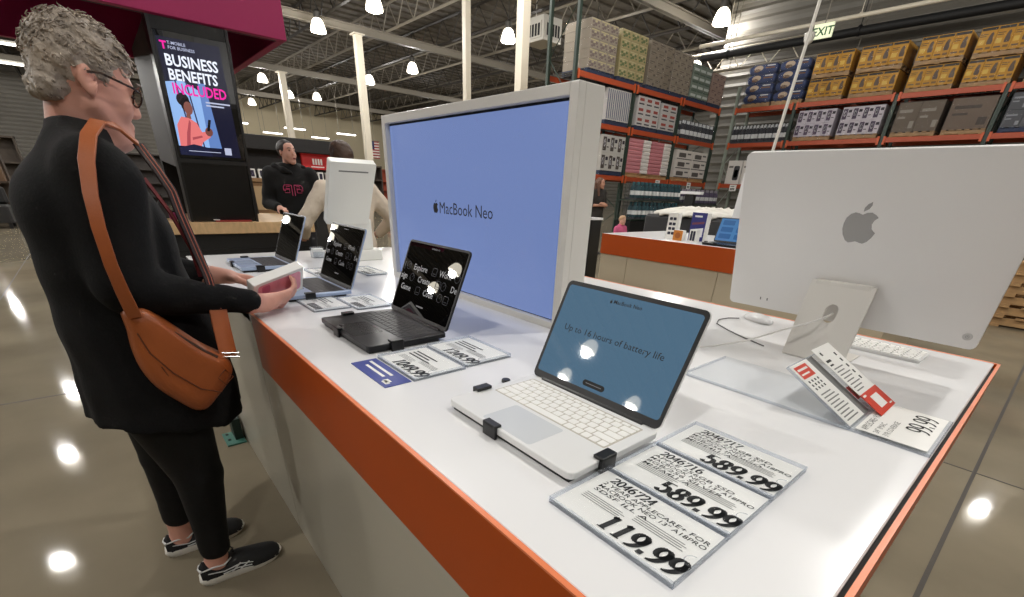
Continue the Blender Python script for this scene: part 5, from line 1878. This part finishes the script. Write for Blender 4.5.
g.use(E_('ad_pale', (170, 176, 200))); g.txt('T-MOBILE', .021, (.565, 1.032, .0095), bold=.01); g.txt('FOR BUSINESS', .021, (.565, 1.010, .0095), bold=.01)
g.box(.71, .845, .758, .766, .0093, .0096); g.box(.71, .81, .741, .749, .0093, .0096)
g.obj('screen', t)
bt = thing('brochure_tray', 'thin red and white tray lying at the foot of the kiosk tower', 'tray', (-4.185, .76, .9))
G(mat('tray_red', (150, 44, 36), .5)).box(-.012, .014, -.12, .12, 0, .012, .002).obj('tray', bt); G(paper_m).box(-.008, .01, -.13, -.09, .012, .016).obj('card', bt)
# canopy ring
t = thing('kiosk_canopy', 'large dark magenta canopy over the kiosk tower with a white lit letter on its front', 'canopy', (-4.5, .3, 1.98))
x0, x1, ya, yb, z0, z1 = -5.26, -3.75, -.75, 1.215, 1.98, 2.85
for nm, bx in (('front_board', (x1 - .05, x1, ya, yb, z0, z1)), ('side_board', (x0, x1 - .05, yb - .05, yb, z0, z1)), ('side_board', (x0, x1 - .05, ya, ya + .05, z0, z1)), ('back_board', (x0, x0 + .05, ya + .05, yb - .05, z0, z1))):
    g = GW(t, mag); g.box(*bx, .003); g.obj(nm, t)
g = GW(t, gap_m); g.box(x0 + .05, x1 - .05, ya + .05, yb - .05, 2.80, 2.84); g.obj('dark_soffit', t)
g = GW(t, gap_m); g.box(x1 - .075, x1 - .05, ya + .05, yb - .05, z0 - .0, z0 + .045); g.obj('rim_shadow', t)  # black strip painting the shadow along the canopy's bottom rim
g = GW(t, mat('letter_lit', (255, 250, 250), .4, emit=3.)); g.box(x1, x1 + .012, .66, .79, 2.26, 2.45); g.box(x1, x1 + .012, .58, .87, 2.45, 2.52); g.obj('letter', t)
for x, y, zz in ((x0 + .1, yb - .1, .9),):
    g = GW(t, tw); g.box(x - .04, x + .04, y - .04, y + .04, zz, 2.3); g.obj('post', t)
# small things on the counter beside the tower
for i, (x, y, c, h, lab) in enumerate(((-4.75, .30, (40, 40, 44), .20, 'small dark spray bottle beside the kiosk tower'), (-4.6, .38, (60, 58, 60), .16, 'short grey bottle on the counter by the kiosk tower'), (-4.45, .42, (176, 60, 110), .06, 'small magenta pot on the counter by the kiosk tower'))):
    t = thing('counter_bottle', lab, 'bottle', (x, y, .9))
    g = G(cb(c, 'bottle_%d' % i)); g.lathe([(.028, 0), (.03, .01), (.03, h * .65), (.012, h * .8)], 14); g.obj('bottle_body', t)
    g = G(black_m); g.lathe([(.012, h * .8), (.014, h * .82), (.014, h)], 12); g.obj('cap', t)

# ------------------------------------------------------------------ accessory gondola and things behind the counter
t = thing('accessory_rack', 'dark accessory rack with a red header and rows of white phone boxes', 'rack', (-9.0, 2.75, 0))
g = GW(t, mat('rack_dark', (30, 28, 28), .6)); g.box(-9.5, -9.08, 1.9, 3.45, 0, 1.60); g.obj('back_panel', t)
g = GW(t, mat('rack_dark')); g.box(-9.5, -8.9, 1.8, 3.5, 1.60, 1.80, .01); g.obj('header', t)
g = GW(t, mat('header_red', (172, 30, 30), .5, emit=.15)); g.box(-9.06, -9.0, 2.86, 3.34, 1.37, 1.60)
g.use(paper_m); [g.box(-9.0, -8.997, 3.03 + k * .045, 3.06 + k * .045, 1.44, 1.53) for k in range(4)]; g.box(-9.0, -8.997, 3.0, 3.22, 1.40, 1.415); g.obj('red_sign', t)
for z in (.86, 1.04, 1.2):
    g = GW(t, mat('rack_dark')); g.box(-9.08, -8.96, 1.95, 3.4, z - .02, z); g.obj('shelf_board', t)
pb0 = None
for z in (1.2, 1.04):
    for k in range(10):
        y = 2.05 + k * .135
        if pb0 is None:
            pb0 = thing('phone_carton', 'slim white boxed phone on the dark accessory rack', 'box', (-9.0, y, z), group='white phone boxes on the accessory rack')
            g = G(mat('box_white')); g.box(-.03, .03, -.045, .045, 0, .13, .002); g.obj('carton', pb0)
            g = G(cb((40, 34, 60), 'phone_print')); g.flat(rrect(-.025, .025, .02, .11, .008, 2), (.0312, 0, 0), (0, 1, 0), (0, 0, 1)); g.obj('print', pb0)
        else:
            dup(pb0, (-9.0, y, z))
t = thing('cardboard_stack', 'brown cardboard display bin behind the person in the dark hoodie', 'bin', (-8.0, 1.4, 0))
g = G(mat('cardboard', (150, 118, 84), .8)); g.box(-.5, .3, -.5, .65, 0, 1.15, .01); g.obj('bin', t)
g = G(mat('cardboard')); g.box(-.52, .32, -.52, .67, 1.15, 1.2, .005); g.obj('rim', t)
g = G(mat('cardboard_pale', (196, 168, 128), .8)); g.box(.3, .31, -.4, .5, .8, 1.1); g.obj('print_panel', t)
t = thing('drinks_carton', 'bright blue and teal printed box at the right edge of the kiosk tower', 'box', (-5.0, 1.02, .9))
g = G(cb((46, 110, 170), 'drink_blue')); g.box(-.12, .12, -.06, .06, 0, .36, .004); g.use(cb((120, 200, 214), 'drink_teal')); g.box(.12, .122, -.05, .05, .05, .2); g.use(paper_m); g.box(.12, .1225, -.045, .02, .24, .3); g.obj('carton', t)
# far left: shelf and dark sofa seen past the shopper's back
t = thing('storage_shelf', 'brown boarded shelf unit with white sheets behind the shopper in black', 'shelf', (-16.6, -2.1, 0))
g = G(mat('dark_board', (60, 46, 34), .7)); g.box(-.4, .0, -.9, .7, .0, 1.42); g.obj('back_panel', t)
g = G(mat('dark_board')); g.box(-.4, .35, -.9, .7, 1.42, 1.46); g.obj('shelf_board', t)
g = G(mat('dark_board_b', (96, 72, 50), .7)); g.box(.0, .3, -.85, .02, .9, 1.36, .006); g.obj('carton', t)
g = G(mat('dark_board_b')); g.box(.0, .3, .06, .66, .9, 1.30, .006); g.obj('carton', t)
g = G(paper_m); g.box(.05, .36, -.8, .2, 1.46, 1.475); g.obj('white_sheet', t)
g = G(mat('dark_board')); g.box(-.4, .35, -.9, .7, .86, .9); g.obj('shelf_board', t)
t = thing('low_bench', 'dark low padded bench in front of the brown shelf', 'bench', (-15.5, -2.1, 0))
pad = mat('dark_pad', (26, 24, 24), .7)
g = G(pad); g.prism(rrect(-.35, .35, -.9, .62, .06), .12, .46, .03); g.obj('seat', t)
g = G(pad); g.box(-.35, -.15, -.9, .62, .46, .82, .05); g.obj('backrest', t)
g = G(paper_m); g.box(-.3, -.16, -.2, .3, .82, .84); g.obj('white_sheet', t)
for x in (-.3, .3):
    for y in (-.82, .54):
        g = G(black_m); g.box(x - .03, x + .03, y - .03, y + .03, 0, .12); g.obj('leg', t)
# teal foot plate beside the table front
t = thing('floor_plate', 'teal metal foot plate with a dark stub post against the table front', 'plate', (-2.44, .2, 0))
g = G(mat('teal_paint', (66, 122, 108), .5)); g.box(-.07, .08, -.03, .055, 0, .008, .001); g.use(gap_m); g.prism(ell(-.045, -.01, .007, .007, 10), .008, .011); g.prism(ell(.02, -.01, .007, .007, 10), .008, .011); g.obj('base_plate', t)
g = G(mat('dark_teal', (26, 48, 42), .5)); g.box(-.06, .04, .015, .053, .008, .12); g.use(orange_m); g.box(-.16, -.06, .03, .05, .06, .12); g.obj('stub_post', t)
# flag and strip lights far away
t = thing('hanging_flag', 'small red, white and blue flag hanging far off by the cream wall', 'flag', (-40, 18.6, 3.2))
g = G(cb((150, 40, 44), 'flag_red')); g.box(-.01, .01, -.42, .42, -.2, 1.0)
g.use(cb((220, 214, 206), 'flag_white'))
for k in range(6):
    g.box(.011, .013, -.42, .42, -.12 + k * .19, -.03 + k * .19)
g.use(cb((40, 46, 90), 'flag_blue')); g.box(.013, .016, -.42, .0, .45, 1.0); g.obj('cloth', t)
G(steel_m).tube([(0, -.5, 1.02), (0, .5, 1.02)], .02, 6).obj('pole', t); G(steel_m).tube([(0, 0, 1.02), (0, 0, 5.3)], .015, 6).obj('hanging_rod', t)
s0 = None
sl = mat('strip_lit', (255, 250, 238), .4, emit=4., emis_off=True)
for k in range(9):
    loc = (-54 + (k % 3) * 6, 9.2 + (k // 3) * 4.0, 4.6)
    if s0 is None:
        s0 = thing('pendant_strip_lamp', 'long glowing strip light hanging low near the far wall', 'lamp', loc, group='strip lights near the far wall')
        G(sl).box(-.12, .12, -.75, .75, 0, .08, .01).obj('tube', s0)
        g = G(steel_m); g.box(-.15, .15, -.8, .8, .08, .14); g.tube([(0, -.6, .14), (0, -.6, 3.95)], .012, 5); g.tube([(0, .6, .14), (0, .6, 3.95)], .012, 5); g.obj('lamp_housing', s0)
    else:
        dup(s0, loc)
# long dark gondolas far down the aisle
for i, (x, y, l, h, c, lab) in enumerate(((-22, 7.5, 6, 1.9, (64, 54, 46), 'long brown shelf run far behind the accessory rack'), (-30, 13.2, 8, 2.0, (150, 66, 40), 'orange shelf run far off under the cream wall'), (-26, 2.0, 5, 1.9, (58, 52, 48), 'long dark shelf run far behind the kiosk'), (-24, -4.5, 6, 2.1, (70, 60, 50), 'long brown shelf run far behind the shopper'))):
    t = thing('shelf_run', lab, 'shelves', (x, y, 0))
    g = G(cb(c, 'run_%d' % i)); g.box(-.5, -.42, -l / 2, l / 2, 0, h); g.box(-.42, .0, -l / 2, -l / 2 + .05, 0, h); g.box(-.42, .0, l / 2 - .05, l / 2, 0, h); g.obj('back_panel', t)
    for z in (.3, .8, 1.3, h - .06):
        g = G(cb(c, 'run_%d' % i)); g.box(-.42, .02, -l / 2, l / 2, z, z + .05); g.obj('shelf_board', t)
# ------------------------------------------------------------------ the other people
def figure(name, label, loc, rz, s, skinm, topm, legm, hairm, arms, hair='short', vox=.012, yaw=0., pitch=0., bulk=1., shoes=None, legs=True, lean=0.):
    """standing person built facing +y at the origin, scaled by s, then turned by rz"""
    t = thing(name, label, 'person', loc, rz)
    S = lambda p: tuple(c * s for c in p)
    lo, hi = (-.62 * s, -.5 * s, -.01), (.62 * s, .62 * s, 1.78 * s)
    b = Blob(lo, hi, vox)
    hc = V(S((0, .03 + lean * 1.1, 1.545)))
    Mh = head(b, hc, yaw, pitch, s * 1.02)
    b.cap(S((0, lean * .9, 1.34)), S((0, .0 + lean, 1.48)), .058 * s, .052 * s, .02)
    b.sec([(.80 * s, 0, 0, .14 * s, .09 * s), (1.10 * s, 0, lean * .4 * s, .14 * s, .09 * s), (1.38 * s, 0, lean * .9 * s, .15 * s, .07 * s)], .02)
    for A in arms:
        b.chain([S(p) for p in A['p']], [.042 * s, .036 * s, .026 * s], .015)
        hand(b, S(A['p'][2]), A['d'], A['n'], A['s'], s, A.get('curl', (.4, .45, .5, .55)))
    for q in (-1, 1):
        b.chain([S((.085 * q, 0, .80)), S((.09 * q, .02, .46)), S((.095 * q, -.02, .09))], [.07 * s, .05 * s, .035 * s], .02)
        b.cap(S((.095 * q, -.03, .05)), S((.10 * q, .09, .04)), .035 * s, .03 * s, .02)
    b.obj('body', skinm, t, None, 1)
    b = Blob(lo, hi, vox)
    L = lean
    b.sec([(z * s, 0, (y + L * k) * s, a * s * bulk, d * s * bulk) for z, y, a, d, k in ((.80, 0, .185, .135, 0), (.90, 0, .185, .135, .1), (1.05, .0, .175, .125, .35), (1.20, 0, .19, .13, .6), (1.32, -.005, .195, .115, .8), (1.39, -.005, .15, .085, .9), (1.43, .0, .085, .07, 1.), (1.455, .0, .072, .066, 1.))], .02)
    for A in arms:
        p = A['p']
        e = A.get('sleeve', 1.)
        b.cap(S(p[0]), S(p[1]), .070 * s * bulk, .056 * s * bulk, .04)
        if e > 0:
            w_ = tuple(p[1][i] + (p[2][i] - p[1][i]) * .9 for i in range(3))
            b.cap(S(p[1]), S(w_), .056 * s * bulk, .042 * s * bulk, .02)
    b.wave(lambda x, y, z: .004 * np.sin(42 * z + 17 * y) * np.sin(25 * x + 9 * z))
    b.ell(S((0, .02 + L, 1.475)), (.062 * s, .066 * s, .05 * s), .004, cut=True)
    b.obj('top', topm, t, None, 1)
    b = Blob(lo, hi, vox)
    b.sec([(.74 * s, 0, 0, .16 * s, .12 * s), (.90 * s, 0, 0, .165 * s, .12 * s)], .02)
    for q in (-1, 1):
        b.chain([S((.085 * q, 0, .80)), S((.09 * q, .02, .46)), S((.095 * q, -.02, .10))], [.092 * s, .072 * s, .06 * s], .02)
    b.obj('trousers', legm, t, None, 1)
    for q in (-1, 1):
        g = G(mat('dark_shoe', (30, 30, 32), .6))
        rings = []
        for v, hw, zt in ((-.09, .026, .06), (-.06, .036, .085), (0, .04, .08), (.08, .044, .055), (.14, .04, .042), (.17, .022, .03)):
            rings.append([S((.097 * q + hw * math.cos(a), v, (zt * max(0, math.sin(a))) if math.sin(a) > 0 else 0)) for a in [2 * PI * i / 16 for i in range(16)]])
        g.loft(rings); g.obj('shoe', t)
    # hair
    b = Blob((hc.x - .17 * s, hc.y - .2 * s, hc.z - .45 * s), (hc.x + .17 * s, hc.y + .2 * s, hc.z + .2 * s), vox * .6)
    P = lambda x, y, z: tuple(Mh @ V((x, y, z)))
    ro = tuple(Mh.to_euler())
    if hair == 'bun':
        b.ell(P(0, -.014 * s, .034 * s), (.081 * s, .100 * s, .088 * s), .01, ro); b.ell(P(0, -.10 * s, .05 * s), (.035 * s, .03 * s, .035 * s), .01, ro)
    elif hair == 'long':
        b.ell(P(0, -.016 * s, .036 * s), (.086 * s, .098 * s, .088 * s), .01, ro)
        for q in (-1, 1):
            b.cap(P(.075 * q, -.01, .02), P(.10 * q, .03, -.22), .032 * s, .028 * s, .02); b.cap(P(.04 * q, -.07, .0), P(.06 * q, -.06, -.28), .05 * s, .03 * s, .02)
    else:
        b.ell(P(0, -.014 * s, .036 * s), (.083 * s, .102 * s, .090 * s), .01, ro); b.ell(P(0, .02 * s, .085 * s), (.066 * s, .07 * s, .045 * s), .03, ro)
    b.ell(P(0, .112 * s, -.035 * s), (.084 * s, .064 * s, .100 * s), .006, ro, cut=True)
    if hair != 'long':
        for q in (-1, 1):
            b.ell(P(.09 * q * s, .005 * s, -.035 * s), (.03 * s, .04 * s, .055 * s), .006, ro, cut=True)
    k = .004 if hair == 'short' else .0015
    b.wave(lambda x, y, z: k * np.sin(80 * x + 30 * z) * np.sin(95 * y) * np.sin(85 * z))
    b.obj('hair', hairm, t, None, 1)
    for q in (-1, 1):
        g = G(mat('eye_dark')); g.ball(P(.030 * q * s, .086 * s, .010 * s), .0075 * s, 8, 6); g.obj('iris', t)
        g = G(hairm); g.tube([P(.014 * q * s, .1 * s, .030 * s), P(.03 * q * s, .098 * s, .035 * s), P(.05 * q * s, .084 * s, .030 * s)], .0028 * s, 5); g.obj('eyebrow', t)
    g = G(mat('lip_rose', (150, 76, 76), .5)); g.ball(P(0, .099 * s, -.063 * s), (.021 * s, .005 * s, .008 * s), 10, 6); g.obj('lips', t)
    return t, Mh


sk2 = skin('skin_staff', (216, 164, 144))
brown_hair = mat('brown_hair', (70, 50, 38), .55, noise=(20, .4), bump=(40, .8, .01))
dark_hair = mat('dark_hair', (40, 30, 26), .5, noise=(20, .3), bump=(40, .6, .01))
hood = mat('black_hoodie', (14, 14, 15), .9, bump=(120, .3, .003))
t, Mh = figure('person', 'person in a black hoodie with a pink outlined emblem standing behind the wooden counter', (-5.47, 1.60, 0), -PI / 2 - .26, .93, sk2, hood, mat('dark_trousers', (24, 24, 30), .8), dark_hair,
               [{'p': [(-.20, .0, 1.34), (-.27, .03, 1.05), (-.17, .26, 1.02)], 'd': (.5, .8, -.1), 'n': (0, .1, 1), 's': -1}, {'p': [(.20, .0, 1.34), (.27, .03, 1.05), (.17, .26, 1.02)], 'd': (-.5, .8, -.1), 'n': (0, .1, 1), 's': 1}], 'bun', yaw=.62, pitch=.08, bulk=1.12)
g = G(mat('pink_outline', (196, 62, 110), .6))
z0, y0 = 1.10, .152
L_ = lambda pts: g.tube([(x, y0 + .0 - 1.2 * x * x - .05 * (z), z0 + z) for x, z in pts], .0035, 5)
for q in (-1, 1):
    L_([(.012 * q, .05), (.075 * q, .05), (.088 * q, .03), (.088 * q, .0), (.07 * q, .0)]); L_([(.03 * q, .038), (.062 * q, .038), (.062 * q, .018), (.03 * q, .018)]); L_([(.012 * q, .05), (.012 * q, -.045)]); L_([(.035 * q, .012), (.078 * q, .012), (.078 * q, -.018), (.035 * q, -.018), (.035 * q, .012)])
g.obj('chest_emblem', t)
g = G(mat('earbud_white', (236, 236, 236), .3)); p = Mh @ V((-.083 * .93, .006, -.02)); g.ball(tuple(p), .008, 8, 6); g.tube([tuple(p), tuple(p + V((0, .006, -.022)))], .0035, 6); g.obj('earbud', t)
b = Blob((-.25, -.25, 1.14), (.25, .22, 1.42), .01)
b.chain([(-.13, .02, 1.305), (-.09, -.085, 1.305), (0, -.12, 1.285), (.09, -.085, 1.305), (.13, .02, 1.305), (.06, .085, 1.28), (0, .10, 1.26)], [.03, .04, .048, .04, .03, .026, .022], .03)
b.obj('hood', hood, t, None, 1)

cream_knit = mat('cream_knit', (222, 208, 190), .9, bump=(30, .8, .01))
figure('person', 'person in a cream knit sweater and jeans mostly hidden behind the white pedestal', (-3.42, 1.36, 0), PI / 2 + .1, .862, skin('skin_cream', (200, 150, 126)), cream_knit, mat('blue_jeans', (40, 52, 84), .8), brown_hair,
       [{'p': [(-.20, .0, 1.33), (-.36, .06, 1.10), (-.28, .28, .98)], 'd': (.3, .9, 0), 'n': (0, .1, 1), 's': -1}, {'p': [(.20, .0, 1.33), (.40, .0, 1.12), (.36, .20, .98)], 'd': (-.2, .9, 0), 'n': (0, .1, 1), 's': 1}], 'short', bulk=1.06)
figure('person', 'long-haired person in a dark top with folded bare arms by the racks', (-6.98, 8.22, 0), -PI / 2, .90, skin('skin_far', (190, 140, 116)), mat('dark_olive_top', (40, 36, 32), .8), mat('dark_trousers'), mat('auburn_hair', (96, 62, 44), .5),
       [{'p': [(-.19, .0, 1.35), (-.25, .02, 1.08), (-.02, .20, 1.12)], 'd': (.9, .2, .1), 'n': (0, 1, .1), 's': -1, 'sleeve': 0}, {'p': [(.19, .0, 1.35), (.25, .02, 1.08), (.02, .22, 1.09)], 'd': (-.9, .2, .1), 'n': (0, 1, .1), 's': 1, 'sleeve': 0}], 'long', yaw=.3)
figure('person', 'small fair-haired child in a pink top beyond the left end of the far table', (-4.85, 6.35, 0), -PI / 2, .54, skin('skin_child', (216, 168, 146)), mat('pink_top', (206, 92, 132), .8), mat('child_trousers', (70, 76, 110), .8), mat('fair_hair', (196, 158, 122), .6),
       [{'p': [(-.19, .0, 1.33), (-.26, .03, 1.06), (-.2, .22, .96)], 'd': (.1, .9, -.2), 'n': (0, .1, 1), 's': -1}, {'p': [(.19, .0, 1.33), (.26, .03, 1.06), (.2, .22, .96)], 'd': (-.1, .9, -.2), 'n': (0, .1, 1), 's': 1}], 'short', vox=.009)
# ------------------------------------------------------------------ camera, world, view
cam = bpy.data.cameras.new('camera')
co = bpy.data.objects.new('camera', cam)
COL.objects.link(co)
RW = Matrix(((0.643443, -0.380775, 0.664072), (0.764438, 0.274064, -0.583544), (0.040201, 0.883119, 0.467423)))
co.matrix_world = Matrix.Translation((0, 0, 1.201)) @ RW.to_4x4()
cam.sensor_fit = 'HORIZONTAL'
cam.sensor_width = 36
cam.lens = 443.41 / 1024 * 36
cam.shift_x = (512 - 514.14) / 1024
cam.shift_y = (424.25 - 298.5) / 1024
cam.clip_start = .02
cam.clip_end = 300
SC.camera = co
w = bpy.data.worlds.new('world')
w.use_nodes = True
w.node_tree.nodes['Background'].inputs[0].default_value = (.9, .95, 1, 1)
w.node_tree.nodes['Background'].inputs[1].default_value = .02
SC.world = w
SC.view_settings.view_transform = 'Standard'
SC.view_settings.look = 'None'
SC.view_settings.gamma = 1
SC.view_settings.use_curve_mapping = False
SC.view_settings.exposure = 0.22
SC.cycles.use_denoising = True
SC.cycles.max_bounces = 8
SC.cycles.transparent_max_bounces = 16
SC.cycles.sample_clamp_indirect = 6
bpy.context.view_layer.update()
